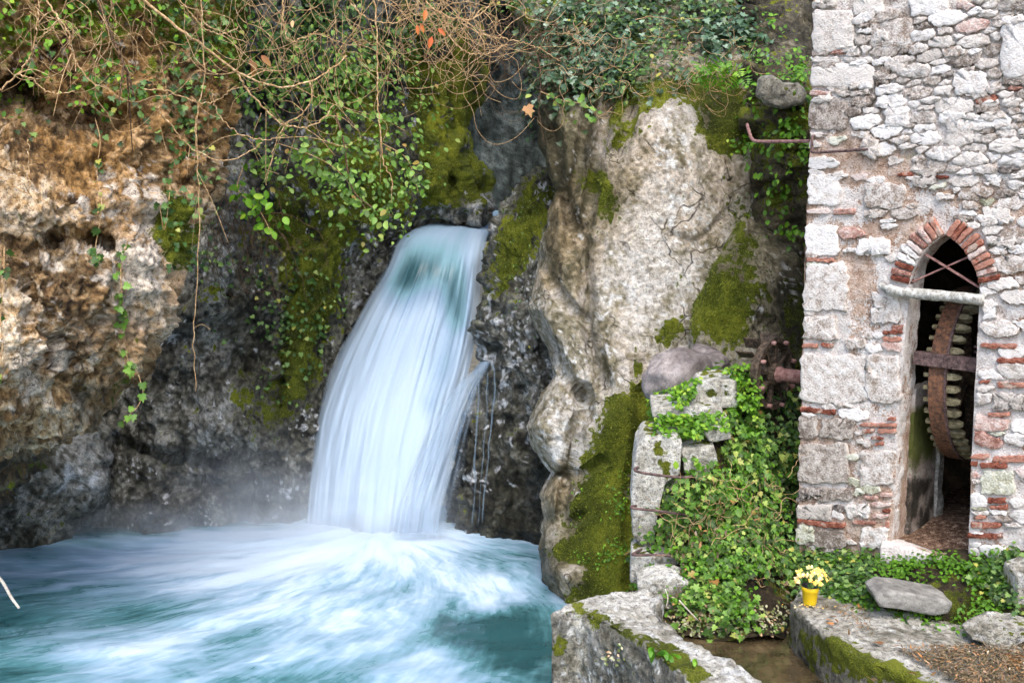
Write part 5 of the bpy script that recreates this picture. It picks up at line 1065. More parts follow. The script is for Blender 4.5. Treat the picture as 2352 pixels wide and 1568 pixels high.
LEAFY = tpl([(0, 0), (.14, .2), (.20, .45), (.13, .78), (0, 1), (-.13, .78), (-.20, .45), (-.14, .2)], (0, .5), .4)
SMALL = tpl([(0, 0), (.32, .35), (.26, .75), (0, 1), (-.26, .75), (-.32, .35)], (0, .5), .3)
BLADE = (np.array([(-.03, 0, 0), (.03, 0, 0), (.022, .5, .08), (-.022, .5, .08), (0, 1, .3)], float), np.array([(0, 1, 2), (0, 2, 3), (3, 2, 4)]))
def place_leaves(pos, nrm, down, size, T, g):
    """vectorised: leaf templates set at pos, facing nrm, tips towards down"""
    n = nrm / (np.linalg.norm(nrm, axis=1, keepdims=True) + 1e-9); d = down - (down * n).sum(1, keepdims=True) * n; d /= np.linalg.norm(d, axis=1, keepdims=True) + 1e-9
    s = np.cross(d, n); t, f = T; k = len(t)
    V = pos[:, None] + size[:, None, None] * (t[None, :, 0, None] * s[:, None] + t[None, :, 1, None] * d[:, None] + t[None, :, 2, None] * n[:, None])
    Fi = (f[None] + (np.arange(len(pos)) * k)[:, None, None]).reshape(-1, 3)
    rn = np.repeat(g.random(len(pos)), k); tip = np.tile(np.clip(t[:, 1], 0, 1), len(pos))
    return V.reshape(-1, 3), Fi, dict(rnd=rn, tip=tip)
def scatter(name, rocks, dens, n, size, T, mat, seed, lift=(0.01, 0.05), tilt=0.5, face=0.35, upw=0.25, clump=None, kind='stuff', label=None, cat=None, updir=False, tone=None):
    g = np.random.default_rng(seed); Vs = np.concatenate([ROCKS[r][0] for r in rocks]); Ns = np.concatenate([ROCKS[r][1] for r in rocks]); X = np.concatenate([ROCKS[r][2] for r in rocks]); Y = np.concatenate([ROCKS[r][3] for r in rocks])
    wgt = np.clip(dens(X, Y), 0, None)
    if clump: wgt = wgt * np.clip(0.5 + clump[1] * fbm(Vs, clump[0], 3, seed), 0, 2)**1.5
    ok = np.where(wgt > 1e-3)[0]
    if not len(ok): return None
    i = g.choice(ok, n, p=wgt[ok] / wgt[ok].sum()); k = len(i)
    nr = Ns[i]; pos = Vs[i] + nr * g.uniform(*lift, (k, 1)) + g.normal(0, 0.012, (k, 3))
    ln = nr * (1 - face) + face * np.array((0.0, -1.0, 0.25)) + np.array((0, 0, upw)) + g.normal(0, tilt, (k, 3)) * 0.6
    dn = np.array((0, 0, 1.0 if updir else -1.0)) + g.normal(0, 0.55, (k, 3)); sz = g.uniform(*size, k)
    V, Fi, at = place_leaves(pos, ln, dn, sz, T, g)
    if tone is not None: at['rnd'] = np.clip(at['rnd'] * (1 - abs(tone)) + max(tone, 0), 0, 1)
    o = mesh(name, V, Fi, mat, smooth=False, attrs=at); tag(o, label, cat, kind=kind); return o
def surf(rk, px, py, out=0.03):
    Vs, Ns, X, Y = ROCKS[rk]; d = (X - px)**2 + (Y - py)**2 + 400 * (Ns[:, 1] > 0.1) ; c = np.argsort(d)[:12]; j = c[np.argmin(Vs[c, 1])]
    return Vs[j] + np.array((0, -out, 0))
def sp(*polys):
    def f(X, Y):
        o = 0
        for pts, w_, s_ in polys: o = o + w_ * soft_poly(X, Y, pts, s_)
        return o
    return f
# --- masses of leaves (uncountable ground cover and climbers)
scatter('ivy_bank_foliage', ['ivy_bank'], sp(([(1640, 850), (1760, 870), (1840, 980), (1840, 1300), (1800, 1440), (1520, 1450), (1510, 1380), (1560, 1330), (1500, 1260), (1510, 1120), (1640, 1080), (1690, 960)], 1.0, 40)), 3600, (0.025, 0.08), IVY, M['ivy2'], 501, (0.0, 0.16), .8, .4, .3, (2.4, 2.2), label='dense ivy covering the bank beside the mill')
scatter('ivy_bank_foliage', ['ivy_bank'], sp(([(1520, 1290), (1640, 1300), (1700, 1440), (1520, 1450)], 1.0, 40), ([(1560, 1050), (1740, 1090), (1760, 1300), (1580, 1320)], 0.7, 60)), 2600, (0.02, 0.06), SMALL, M['bright'], 502, (0.02, 0.18), .8, .4, .5, (2.6, 2.2), label='small bright leaves low on the ivy bank', tone=-.3)
scatter('clover_foliage', ['ivy_bank'], sp(([(1500, 870), (1600, 850), (1700, 830), (1760, 860), (1690, 940), (1660, 1000), (1580, 1000), (1500, 990)], 1.0, 20)), 2600, (0.03, 0.055), SMALL, M['bright'], 503, (0.0, 0.08), .5, .35, .8, label='bright green clover growing on top of the stone pier')
scatter('dark_ivy_foliage', ['ivy_bank'], sp(([(1720, 950), (1850, 950), (1850, 1350), (1720, 1300)], 1.0, 40)), 1800, (0.03, 0.06), IVY, M['ivy'], 504, (0.0, 0.12), .6, .4, .2, label='dark ivy in the shade of the mill corner')
scatter('grass_bank_foliage', ['grass_bank'], sp(([(1850, 1290), (1900, 1270), (1990, 1300), (2030, 1280), (2230, 1300), (2330, 1270), (2340, 1330), (2290, 1360), (2200, 1330), (2030, 1330), (2000, 1400), (1940, 1400), (1870, 1390)], 1.0, 22), ([(1990, 1410), (2150, 1420), (2300, 1380), (2300, 1470), (2180, 1480), (2020, 1440)], 0.22, 30)), 4200, (0.022, 0.045), SMALL, M['bright'], 505, (0.0, 0.07), .6, .35, .6, (4, .9), label='low green plants growing along the foot of the mill', tone=-.35)
scatter('grass_bank_foliage', ['grass_bank'], sp(([(1850, 1270), (2010, 1300), (2000, 1390), (1860, 1390)], 1.0, 22), ([(2230, 1330), (2340, 1280), (2340, 1400)], .7, 22)), 1800, (0.03, 0.05), IVY, M['ivy'], 506, (0.0, 0.10), .6, .35, .5, label='ivy growing behind the flower pot and along the mill foot')
scatter('bleached_foliage', ['ivy_bank'], sp(([(1510, 1395), (1820, 1395), (1830, 1450), (1560, 1455)], 1.0, 16)), 700, (0.02, 0.04), SMALL, M['pale_debris'], 507, (0.0, 0.05), .7, .4, .5, label='bleached leaves and debris at the edge of the brown water')
scatter('cliff_top_ivy', ['carved_cliff'], sp(([(1180, -60), (1740, -60), (1740, 170), (1600, 200), (1420, 215), (1330, 250), (1260, 300), (1240, 140)], 1.0, 40), ([(1230, 170), (1360, 180), (1360, 330), (1260, 330)], .35, 30)), 2600, (0.06, 0.10), IVY, M['dusk'], 510, (0.01, 0.25), .6, .35, .4, (1.8, 1.3), label='dark ivy hanging over the top of the pale cliff')
scatter('cliff_top_ivy', ['carved_cliff'], sp(([(1180, -60), (1740, -60), (1740, 170), (1600, 190), (1420, 205), (1330, 200), (1240, 120)], 1.0, 40)), 1900, (0.05, 0.085), SMALL, M['ivy'], 511, (0.01, 0.25), .6, .35, .5, (2.2, 1.4), label='green creepers over the top of the pale cliff')
scatter('slot_foliage', ['slot_back_wall'], sp(([(1700, 20), (1790, 60), (1850, 190), (1840, 230), (1740, 240), (1700, 160)], 1.0, 24), ([(1700, 240), (1850, 260), (1850, 340), (1700, 360)], .35, 24), ([(1730, 360), (1850, 360), (1850, 560), (1720, 500)], .12, 24)), 760, (0.04, 0.085), SMALL, M['bright'], 512, (0.02, 0.18), .6, .4, .5, (3, 1.1), label='bright nettles in the dark slot beside the mill', tone=-.2)
scatter('gorge_bramble', ['gorge_cliff'], sp(([(560, 120), (760, 100), (900, 160), (960, 260), (950, 400), (880, 500), (760, 470), (640, 420), (560, 330)], 1.0, 60)), 1400, (0.05, 0.095), OVAL, M['bramble'], 513, (0.05, 0.55), .5, .5, .4, (2.0, 1.2), label='bramble leaves hanging over the dark cliff left of the waterfall')
scatter('gorge_bramble', ['gorge_cliff'], sp(([(570, -60), (1080, -60), (1060, 120), (900, 160), (700, 200), (570, 150)], 1.0, 60)), 1300, (0.05, 0.09), IVY, M['ivy'], 514, (0.02, 0.4), .6, .4, .4, (1.6, 1.3), label='dark ivy covering the cliff above the waterfall')
scatter('gorge_bramble', ['gorge_cliff'], sp(([(450, 560), (620, 560), (760, 640), (700, 900), (560, 850)], 0.6, 60), ([(460, 480), (560, 480), (560, 640), (440, 640)], .5, 40)), 420, (0.04, 0.08), IVY, M['ivy'], 515, (0.01, 0.12), .6, .4, .4, (2, 1.3), label='sparse ivy on the wet rock left of the waterfall')
scatter('overhang_ivy', ['overhanging_cliff'], sp(([(-20, -60), (560, -60), (540, 180), (420, 260), (200, 240), (-20, 300)], 1.0, 60), ([(380, 230), (480, 260), (480, 460), (400, 620), (380, 520)], 1.1, 40), ([(210, 300), (260, 300), (250, 420)], .8, 26)), 560, (0.04, 0.075), IVY, M['ivy'], 516, (0.01, 0.12), .5, .5, .3, (2, 1.2), label='ivy scattered over the ochre overhang')
scatter('moss_slope_plants', ['carved_cliff'], sp(([(1330, 1090), (1450, 1060), (1450, 1340), (1340, 1300)], 1.0, 30)), 260, (0.02, 0.04), SMALL, M['bright'], 517, (0.0, 0.04), .6, .4, .5, (5, 1.6), label='tiny plants rooted in the mossy slope')
scatter('fall_side_plants', ['fall_side_cliff'], sp(([(1120, 400), (1260, 400), (1260, 820), (1120, 820)], 1.0, 30)), 90, (0.02, 0.045), SMALL, M['ivy'], 518, (0.0, 0.04), .6, .4, .5, (3, 1.6), label='few small plants on the dark rock right of the waterfall')
scatter('grass_tufts', ['grass_bank'], sp(([(2180, 1440), (2330, 1440), (2310, 1490), (2190, 1490)], 1.0, 16), ([(1990, 1410), (2150, 1420), (2150, 1450), (2000, 1440)], .6, 16)), 500, (0.05, 0.10), BLADE, M['bright'], 519, (0, .01), .4, .4, 0, updir=True, label='short grass between the foot stones')
scatter('overhang_ivy', ['overhanging_cliff'], sp(([(-20, -60), (560, -60), (530, 140), (300, 200), (-20, 240)], 1.0, 60)), 420, (0.04, 0.075), SMALL, M['bright'], 524, (0.02, 0.18), .5, .5, .4, (2, 1.2), label='bright leaves scattered over the top of the ochre overhang')
scatter('dead_foliage', ['ivy_bank'], sp(([(1560, 1080), (1800, 1080), (1800, 1400), (1540, 1430)], 1.0, 30)), 380, (0.03, 0.07), LEAFY, M['litter'], 525, (0.04, 0.16), .8, .4, .2, (3, 1.8), label='withered brown leaves caught in the ivy bank')
# --- leaf cushions on top of the stepped pier
def cushion(name, region, D, n, size, T, mat, seed, label, thick=.07):
    g = np.random.default_rng(seed); xs = [p[0] for p in region]; ys = [p[1] for p in region]; pts = []
    while len(pts) < n:
        x, y = g.uniform(min(xs), max(xs)), g.uniform(min(ys), max(ys))
        if in_poly(np.array([x]), np.array([y]), region)[0]: pts.append(P(x, y, D + (1 - (y - min(ys)) / (max(ys) - min(ys))) * .22 + g.uniform(-thick, thick)))
    V, Fi, at = place_leaves(np.array(pts), np.array((0, -.6, .8)) + g.normal(0, .45, (n, 3)), np.array((0, -.5, -.5)) + g.normal(0, .7, (n, 3)), g.uniform(*size, n), T, g)
    tag(mesh(name, V, Fi, mat, smooth=False, attrs=at), label, kind='stuff')
cushion('clover_foliage', [(1500, 965), (1530, 948), (1660, 950), (1682, 985), (1620, 985), (1600, 1005), (1560, 1000), (1500, 996)], 8.55, 420, (.04, .065), SMALL, M['bright'], 520, 'bright clover cushion between the upper and lower blocks of the pier')
cushion('clover_foliage', [(1540, 905), (1560, 880), (1606, 862), (1600, 900), (1570, 934), (1545, 930)], 8.85, 160, (.04, .065), SMALL, M['bright'], 521, 'bright clover beside the top block of the pier')
cushion('clover_foliage', [(1660, 845), (1720, 835), (1750, 870), (1740, 960), (1695, 930), (1692, 872)], 8.9, 360, (.035, .06), SMALL, M['bright'], 522, 'bright leaves between the top block and the water wheel')
cushion('clover_foliage', [(1560, 1095), (1650, 1080), (1690, 1150), (1600, 1190), (1540, 1150)], 8.2, 200, (.035, .065), IVY, M['ivy2'], 523, 'ivy trailing over the rungs of the pier')
# --- moss pile: short tufts wherever moss grows
def moss_tufts(n, seed):
    g = np.random.default_rng(seed); Vs = []; Ns = []; W_ = []
    for k in ('carved_cliff', 'gorge_cliff', 'fall_side_cliff', 'cliff_spur', 'overhanging_cliff', 'slot_back_wall', 'grass_bank'):
        V, N, X, Y = ROCKS[k]; ok = (MOSSY[k] > .45) & (X > -20) & (X < 2370) & (Y > -20) & (Y < 1500); Vs.append(V[ok]); Ns.append(N[ok]); W_.append(MOSSY[k][ok])
    V = np.concatenate(Vs); N = np.concatenate(Ns); p = np.concatenate(W_)**2; i = g.choice(len(V), n, p=p / p.sum())
    nr = N[i]; dn = nr + np.array((0, -.15, -.35)) + g.normal(0, .5, (n, 3)); sd = np.cross(dn, g.normal(0, 1, (n, 3)))
    v, f, at = place_leaves(V[i] + g.normal(0, .008, (n, 3)), sd, dn, g.uniform(.012, .032, n), TUFT, g); tag(mesh('moss_pile', v, f, M['moss'], smooth=False, attrs=at), 'short pile of moss on the damp rocks', kind='stuff')
TUFT = (np.array([(-.18, 0, 0), (.18, 0, 0), (0, 1, .1)], float), np.array([(0, 1, 2)]))
M['moss'] = leaf_mat('moss_tuft', [(0.0, lin(40, 48, 8)), (0.5, lin(78, 88, 16)), (0.85, lin(122, 130, 36)), (1.0, lin(150, 150, 60))], .9, .1)
moss_tufts(60000, 530)
# --- trailing ivy strands on the overhang: each a plant of stem and leaves
def strand(rk, pts, n, sz, seed, label, mat='ivy', T=IVY, D=None, off=0.04, stem_r=0.004):
    g = np.random.default_rng(seed); c = spline([np.r_[surf(rk, x, y, off)] if D is None else P(x, y, D) for x, y in pts], 50)
    root = empty('ivy_strand', c[0], label, 'ivy', 'trailing ivy strands'); v, f = tube(c, stem_r, 5); child('stem', v, f, M['twig'], root)
    idx = g.integers(2, 50, n); pos = c[idx] + g.normal(0, .022, (n, 3)) + np.array((0, -.02, 0)); ln = np.array((0, -1, .35)) + g.normal(0, .35, (n, 3)); dn = np.array((0, 0, -1.)) + g.normal(0, .5, (n, 3))
    for k in range(n):
        V, Fi, at = place_leaves(pos[k:k + 1], ln[k:k + 1], dn[k:k + 1], g.uniform(*sz, 1), T, g); child('leaf', V, Fi, M[mat], root, smooth=False, attrs=at)
def twig_mat():
    t = NT('tan_twig'); v = t.noise(40, 3); return t.done(t.ramp(v, [(0.35, lin(140, 108, 72)), (0.55, lin(190, 158, 116)), (0.7, lin(220, 196, 158))]), .8, None, .2)
M['twig'] = twig_mat()
t = NT('brown_bark'); M['bark'] = t.done(t.ramp(t.noise(40, 4), [(0.35, lin(54, 40, 30)), (0.6, lin(112, 90, 70))]), .9, t.bump(t.noise(60, 3), .6, .01), .2)
strand('overhanging_cliff', [(232, 270), (238, 330), (232, 400), (240, 470), (228, 560), (236, 600)], 26, (.05, .085), 601, 'short ivy strand trailing down the pale rock at upper left')
strand('overhanging_cliff', [(300, 540), (290, 600), (285, 660), (292, 730), (300, 800), (318, 870)], 30, (.045, .08), 602, 'long ivy strand hanging down the front of the overhang', 'bramble')
strand('overhanging_cliff', [(20, 560), (10, 640), (6, 720), (14, 800), (4, 860)], 12, (.05, .08), 603, 'ivy strand at the left edge of the picture')
strand('overhanging_cliff', [(375, 300), (390, 380), (400, 450), (385, 520), (370, 470)], 18, (.05, .08), 604, 'ivy strand over the mossy flank of the overhang')
strand('overhanging_cliff', [(318, 860), (328, 900), (318, 930), (300, 950), (280, 972)], 6, (.06, .09), 605, 'ivy shoot dangling free below the overhang', 'bramble', D=8.7)
# --- bramble sprays with leaves that can be picked out
def spray(pts, D, n, sz, seed, label, mat='bramble', T=OVAL, stem='twig', r0=.006, spread=.10):
    g = np.random.default_rng(seed); c = spline([P(x, y, d) for (x, y), d in zip(pts, np.linspace(D[0], D[1], len(pts)))], 60)
    root = empty('bramble_spray', c[0], label, 'bramble', 'bramble sprays'); v, f = tube(c, np.linspace(r0, r0 * .4, 60), 5); child('stem', v, f, M[stem], root)
    for k in range(n):
        i = g.integers(8, 60); s = c[i] + g.normal(0, spread, 3) * np.array((1, .6, .7)); V, Fi, at = place_leaves(s[None], (np.array((0, -1, .5)) + g.normal(0, .4, 3))[None], (np.array((0, 0, -.6)) + g.normal(0, .7, 3))[None], g.uniform(*sz, 1), T, g)
        child('leaf', V, Fi, M[mat], root, smooth=False, attrs=at)
spray([(560, 380), (545, 430), (570, 460), (600, 490), (625, 540)], (11, 10.6), 46, (.08, .12), 611, 'light green bramble spray hanging over the dark cleft left of the waterfall', 'bright')
spray([(640, 330), (700, 350), (760, 380), (800, 420), (840, 480)], (12, 11.4), 44, (.08, .12), 612, 'bramble spray slanting down towards the lip of the waterfall')
spray([(770, 260), (790, 330), (800, 400), (820, 450), (880, 490), (900, 495)], (11.8, 11.2), 40, (.07, .11), 613, 'bramble branch with brown stem ending just above the waterfall lip', stem='bark', r0=.014)
spray([(680, 200), (740, 230), (800, 250), (870, 270), (930, 300)], (12.2, 11.8), 44, (.07, .11), 614, 'bramble spray across the middle of the upper cliff')
spray([(600, 260), (580, 320), (600, 380), (640, 400)], (11.6, 11.3), 36, (.07, .11), 615, 'bramble spray beside the mossy flank of the overhang')
spray([(880, 330), (930, 360), (950, 400), (960, 440)], (12.4, 12.2), 28, (.08, .11), 616, 'bramble spray beside the mossy pillar above the fall')
spray([(1240, 210), (1290, 230), (1340, 240), (1370, 260)], (11.3, 11), 26, (.06, .10), 617, 'leafy shoot at the left shoulder of the pale cliff', 'bramble', spread=.08)
# --- hanging branches picked out one by one
def branch(name, pts, D, r0, r1_, mat, label, seed, n=70, twigs=3):
    g = np.random.default_rng(seed); Ds = np.linspace(D[0], D[1], len(pts)); c = spline([P(x, y, d) for (x, y), d in zip(pts, Ds)], n)
    c = c + 0.010 * np.stack([vn(np.c_[np.arange(n) * .55, np.full(n, seed * 1.), np.full(n, q)], 8) for q in (0., 5., 9.)], -1)
    root = empty(name, c[0], label, 'branch', 'hanging vines and branches'); v, f = tube(c, np.linspace(r0, r1_, n), 6); child('stem', v, f, M[mat], root)
    for k in range(twigs):
        i = g.integers(n // 4, n - 5); t_ = c[i + 1] - c[i]; t_ /= np.linalg.norm(t_) + 1e-9; d = t_ * .6 + g.normal(0, .6, 3); L = g.uniform(.12, .4)
        q = spline([c[i], c[i] + d * L * .5, c[i] + d * L + np.array((0, 0, -.25 * L))], 14); v, f = tube(q, np.linspace(r1_ * .9, r1_ * .5, 14), 5); child('twig', v, f, M[mat], root)
BR = [([(320, -10), (422, 74), (461, 102), (547, 168), (604, 193), (656, 200), (720, 183), (769, 155), (797, 127)], (8.2, 9.2), .013, .006, 'twig', 'long thick tan branch sagging from the top edge across the upper left'),
      ([(545, 168), (572, 211), (621, 264), (657, 288), (699, 292), (741, 274), (765, 243)], (8.8, 9.3), .009, .005, 'twig', 'tan branch curving in a hook below the long sagging branch'),
      ([(713, 190), (713, 232), (695, 260), (656, 288), (632, 327), (621, 380), (611, 424)], (9.2, 9.2), .007, .004, 'twig', 'thin tan vine dropping through the hook shaped branch'),
      ([(860, -10), (864, 70), (866, 158), (867, 228), (874, 299), (880, 369), (899, 411), (900, 440)], (9.4, 9.4), .008, .004, 'twig', 'straight pale vine hanging vertically over the bramble cliff'),
      ([(797, -5), (825, 28), (860, 49), (902, 53), (945, 39)], (9.2, 9.3), .007, .004, 'twig', 'short tan arc near the top edge left of the orange leaves'),
      ([(973, -5), (1001, 25), (1043, 42), (1096, 39), (1141, -5)], (9.2, 9.3), .009, .006, 'twig', 'tan arc at the top edge right of the orange leaves'),
      ([(1018, 35), (1032, 84), (1071, 120), (1120, 123), (1163, 102)], (9.3, 9.4), .008, .004, 'twig', 'tan arc hooking out of the dry vine tangle'),
      ([(1099, 77), (1166, 91), (1236, 109), (1286, 141)], (9.4, 9.6), .006, .003, 'twig', 'thin twig reaching right from the vine tangle to the pale cliff'),
      ([(461, -10), (465, 78), (469, 168), (454, 254), (450, 313), (457, 430), (457, 560), (448, 700), (445, 813), (452, 898)], (8.4, 8.6), .006, .003, 'twig', 'very long pale vine hanging straight down in front of the cleft'),
      ([(219, -10), (250, 70), (281, 137), (309, 222)], (8.1, 8.2), .016, .009, 'bark', 'thick dark brown branch slanting down at upper left'),
      ([(105, -5), (156, 78), (164, 117), (192, 168), (225, 200)], (8.0, 8.1), .008, .005, 'twig', 'tan stem slanting down left of the dark brown branch'),
      ([(-10, 215), (43, 168), (78, 102), (90, -10)], (7.9, 8.0), .007, .005, 'twig', 'tan stem bowed at the upper left corner'),
      ([(43, 172), (78, 184), (106, 211), (172, 211)], (7.9, 8.0), .006, .004, 'twig', 'short looping stem under the bowed corner stem'),
      ([(-10, 398), (35, 430), (67, 440), (66, 380), (65, 321)], (7.5, 7.5), .006, .004, 'twig', 'bent bare twig sticking up at the left edge of the picture'),
      ([(332, 203), (391, 211), (450, 235), (500, 231), (540, 195)], (8.3, 8.6), .006, .003, 'twig', 'shallow upper arc of vine over the mossy overhang'),
      ([(360, 254), (391, 285), (430, 332), (489, 364), (547, 364), (602, 328)], (8.4, 8.8), .007, .004, 'twig', 'deep lower arc of vine crossing the edge of the overhang'),
      ([(485, 207), (500, 258), (547, 305), (613, 321), (660, 310)], (8.6, 8.9), .006, .004, 'twig', 'middle arc of vine between the overhang and the brambles'),
      ([(410, -5), (461, 59), (508, 78), (547, 62)], (8.3, 8.5), .006, .004, 'twig', 'small arc of vine near the top edge above the overhang'),
      ([(650, -5), (652, 60), (668, 95), (700, 85), (730, 70)], (9.0, 9.0), .007, .004, 'twig', 'tan shoot hanging from the top edge then bending right'),
      ([(1210, 60), (1240, 160), (1238, 250), (1250, 330)], (10.4, 10.4), .006, .003, 'bark', 'thin dark vine hanging in front of the shaded gorge')]
for k, (pts, D, a, b, mt, lb) in enumerate(BR): branch('hanging_branch', pts, D, a, b, mt, lb, 700 + k, twigs=2 + k % 3)
# --- tangle of dry twigs too fine to count
def tangle(name, n, xr, yr, Ln, D, rad, seed, label, curl=.5, mat='twig'):
    g = np.random.default_rng(seed); V = []; Fq = []; o = 0
    for k in range(n):
        x, y = g.uniform(*xr), g.uniform(*yr); L = g.uniform(*Ln); a = g.normal(0, .5); d = g.uniform(*D); pts = [(x, y)]; m_ = 7
        for j in range(m_): a += g.normal(0, curl) - .15 * a; pts.append((pts[-1][0] + math.sin(a) * L / m_, pts[-1][1] + math.cos(a) * L / m_))
        if g.random() < .4:
            for j in range(3): q = pts[-1]; pts.append((q[0] + L / 9 * (1 if a > 0 else -1), q[1] - L / 16 * j))
        c = spline([P(px, py, d + .03 * j) for j, (px, py) in enumerate(pts)], 26); v, f = tube(c, np.linspace(1, .55, 26) * g.uniform(*rad), 4, cap=False)
        V.append(v); Fq.append(np.array(f) + o); o += len(v)
    tag(mesh(name, np.concatenate(V), np.concatenate(Fq), M[mat]), label, kind='stuff')
tangle('dry_vine_tangle', 90, (940, 1150), (-60, 60), (60, 330), (9.0, 10.2), (.0022, .0045), 801, 'tangle of dry tan vines hanging at the top centre', .7)
tangle('dry_vine_tangle', 60, (0, 560), (-60, 80), (60, 320), (7.8, 8.4), (.0018, .004), 802, 'tangle of fine dry vines over the ochre overhang', .55)
tangle('dry_vine_tangle', 70, (560, 960), (-60, 120), (60, 320), (9.0, 10.5), (.002, .004), 803, 'fine dry vines over the bramble cliff', .5)
tangle('dry_vine_tangle', 90, (1120, 1290), (30, 140), (40, 170), (10.5, 11.5), (.0025, .004), 804, 'dark tangle of twigs at the mouth of the gorge', .9, 'bark')
tangle('dry_vine_tangle', 60, (470, 640), (420, 560), (60, 260), (11, 12.3), (.003, .005), 805, 'bare roots hanging in the cleft', .3, 'bark')
tangle('dry_vine_tangle', 70, (1280, 1740), (40, 190), (40, 150), (10.7, 11.2), (.003, .005), 806, 'bare ivy stems over the top of the pale cliff', .8)
tangle('dry_vine_tangle', 110, (1540, 1810), (1080, 1360), (40, 130), (8.0, 8.3), (.002, .0035), 807, 'bare stems among the ivy of the bank', .8)

# --- ferns
def fern(name, base, fronds, L, seed, label, mat='bright', strap=False):
    g = np.random.default_rng(seed); root = empty(name, base, label, 'fern')
    for k in range(fronds):
        a = g.uniform(-1.3, 1.3) if fronds > 1 else 0; d = np.array((math.sin(a), -.55 + g.normal(0, .15), .55 + .3 * math.cos(a))); d /= np.linalg.norm(d); l = L * g.uniform(.75, 1.1)
        c = spline([base, base + d * l * .5, base + d * l * .85 + np.array((0, -.03, -.10 * l)), base + d * l + np.array((0, -.05, -.35 * l))], 24); t_, s_, b_ = frame_along(c); s_ = np.cross(t_, np.array((0, -1., .4))); s_ /= np.linalg.norm(s_, axis=1, keepdims=True)
        V = []; Fa = []; rn = g.random()
        if strap:
            w_ = l * .09 * np.sin(np.linspace(.35, 3.0, 24))**.7
            for i in range(24): V += [c[i] - s_[i] * w_[i], c[i] + np.array((0, -.3, .1)) * w_[i] * -.4, c[i] + s_[i] * w_[i]]
            for i in range(23):
                for j in (0, 1): Fa.append((3 * i + j, 3 * i + j + 1, 3 * i + j + 4, 3 * i + j + 3))
        else:
            for i in range(3, 24, 2):
                w_ = l * .30 * math.sin(.5 + 2.5 * i / 24)
                for sg in (-1, 1):
                    p = c[i]; e = p + sg * s_[i] * w_ + t_[i] * w_ * .35; m_ = (p + e) / 2; th = t_[i] * l * .030; n0 = len(V); V += [p, m_ + th, e, m_ - th]; Fa.append((n0, n0 + 1, n0 + 2, n0 + 3))
        child('frond', V, Fa, M[mat], root, smooth=False, attrs=dict(rnd=np.full(len(V), .3 + .6 * rn), tip=np.zeros(len(V))))
fern('fern', surf('carved_cliff', 1630, 215, .28), 7, .46, 1, 'bright fern growing from the moss near the top of the pale cliff')
fern('fern', surf('ivy_bank', 1725, 1000, .14), 4, .26, 2, 'small fern in the ivy beside the water wheel')
fern('fern', surf('ivy_bank', 1710, 940, .10), 3, .24, 3, 'pale fern just above the small fern in the ivy')
fern('hart_tongue_fern', G(1500, 1540, .80) + np.array((0, -.02, .05)), 6, .24, 4, 'strap leaved fern at the foot of the parapet, bottom edge', strap=True)
fern('hart_tongue_fern', G(1600, 1566, .84) + np.array((0, 0, .04)), 4, .20, 5, 'second strap leaved fern at the bottom edge, right along the parapet', strap=True)
fern('fern', P(418, 10, 8.2), 2, .22, 6, 'fern tip at the top edge above the overhang')
def mini(name, base, n, sz, seed, label, mat, T=SMALL, cat='plant', sp_=.05):
    g = np.random.default_rng(seed); root = empty(name, base, label, cat); s = base + g.normal(0, sp_, (n, 3)) * np.array((1, .5, .7)) + np.array((0, -.02, .02))
    for k in range(n):
        V, Fi, at = place_leaves(s[k:k + 1], (np.array((0, -1, .6)) + g.normal(0, .4, 3))[None], (np.array((0, 0, -.5)) + g.normal(0, .8, 3))[None], g.uniform(*sz, 1), T, g); child('leaf', V, Fi, M[mat], root, smooth=False, attrs=at)
mini('small_plant', G(1445, 1470, .86) + np.array((0, -.03, 0)), 34, (.02, .035), 11, 'cushion of small leaves on the parapet face', 'ivy')
mini('small_plant', G(1400, 1505, .80) + np.array((0, -.03, 0)), 22, (.02, .03), 12, 'small reddish green plant lower left on the parapet face', 'pale_debris')
mini('small_plant', surf('ivy_bank', 1640, 1160, .12), 14, (.07, .10), 13, 'broad leaved plant with pale leaves in the middle of the ivy bank', 'bramble', sp_=.07)
mini('small_plant', surf('ivy_bank', 1600, 1060, .14), 16, (.05, .08), 14, 'yellowish leaved plant beside the topmost rung', 'bright', sp_=.07)
mini('small_plant', surf('carved_cliff', 1690, 330, .06), 20, (.04, .07), 15, 'bright leafy plant at the iron hook end', 'bright', sp_=.08)

# ================================================================== SMALL THINGS
# --- potted flower
def lathe(c, prof, n=28):
    V = [np.array(c) + np.array((r_ * math.cos(a), r_ * math.sin(a), z_)) for r_, z_ in prof for a in np.linspace(0, 2 * math.pi, n, endpoint=False)]
    f = [(i * n + j, i * n + (j + 1) % n, (i + 1) * n + (j + 1) % n, (i + 1) * n + j) for i in range(len(prof) - 1) for j in range(n)]; return V, f
def plain(name, c, rough=.5, spec=.4):
    t = NT(name); return t.done(c, rough, None, spec)
M['pot'] = plain('yellow_plastic', lin(226, 190, 26), .4); M['pot_in'] = plain('black_plastic', lin(40, 40, 44), .5); M['blue'] = plain('blue_plastic', lin(40, 150, 190), .4)
def petal_mat():
    t = NT('begonia_petal'); return t.done(t.ramp(t.attr('rnd'), [(0, lin(234, 170, 40)), (.5, lin(240, 200, 96)), (1, lin(244, 232, 190))]), .6, None, .2)
M['petal'] = petal_mat()
pc = G(1860, 1386, 0.985); pot = empty('flower_pot', pc, 'yellow plastic pot of yellow and white flowers standing on the stone ledge', 'flower pot')
v, f = lathe(pc, [(0.001, 0), (.046, 0), (.050, .01), (.060, .10), (.064, .104), (.066, .140), (.062, .142), (.060, .120)]); child('pot', v, f, M['pot'], pot)
v, f = lathe(pc, [(.0625, .1415), (.0665, .1415), (.0665, .1475), (.0615, .1475), (.058, .12), (.001, .118)]); child('pot_liner', v, f, M['pot_in'], pot)
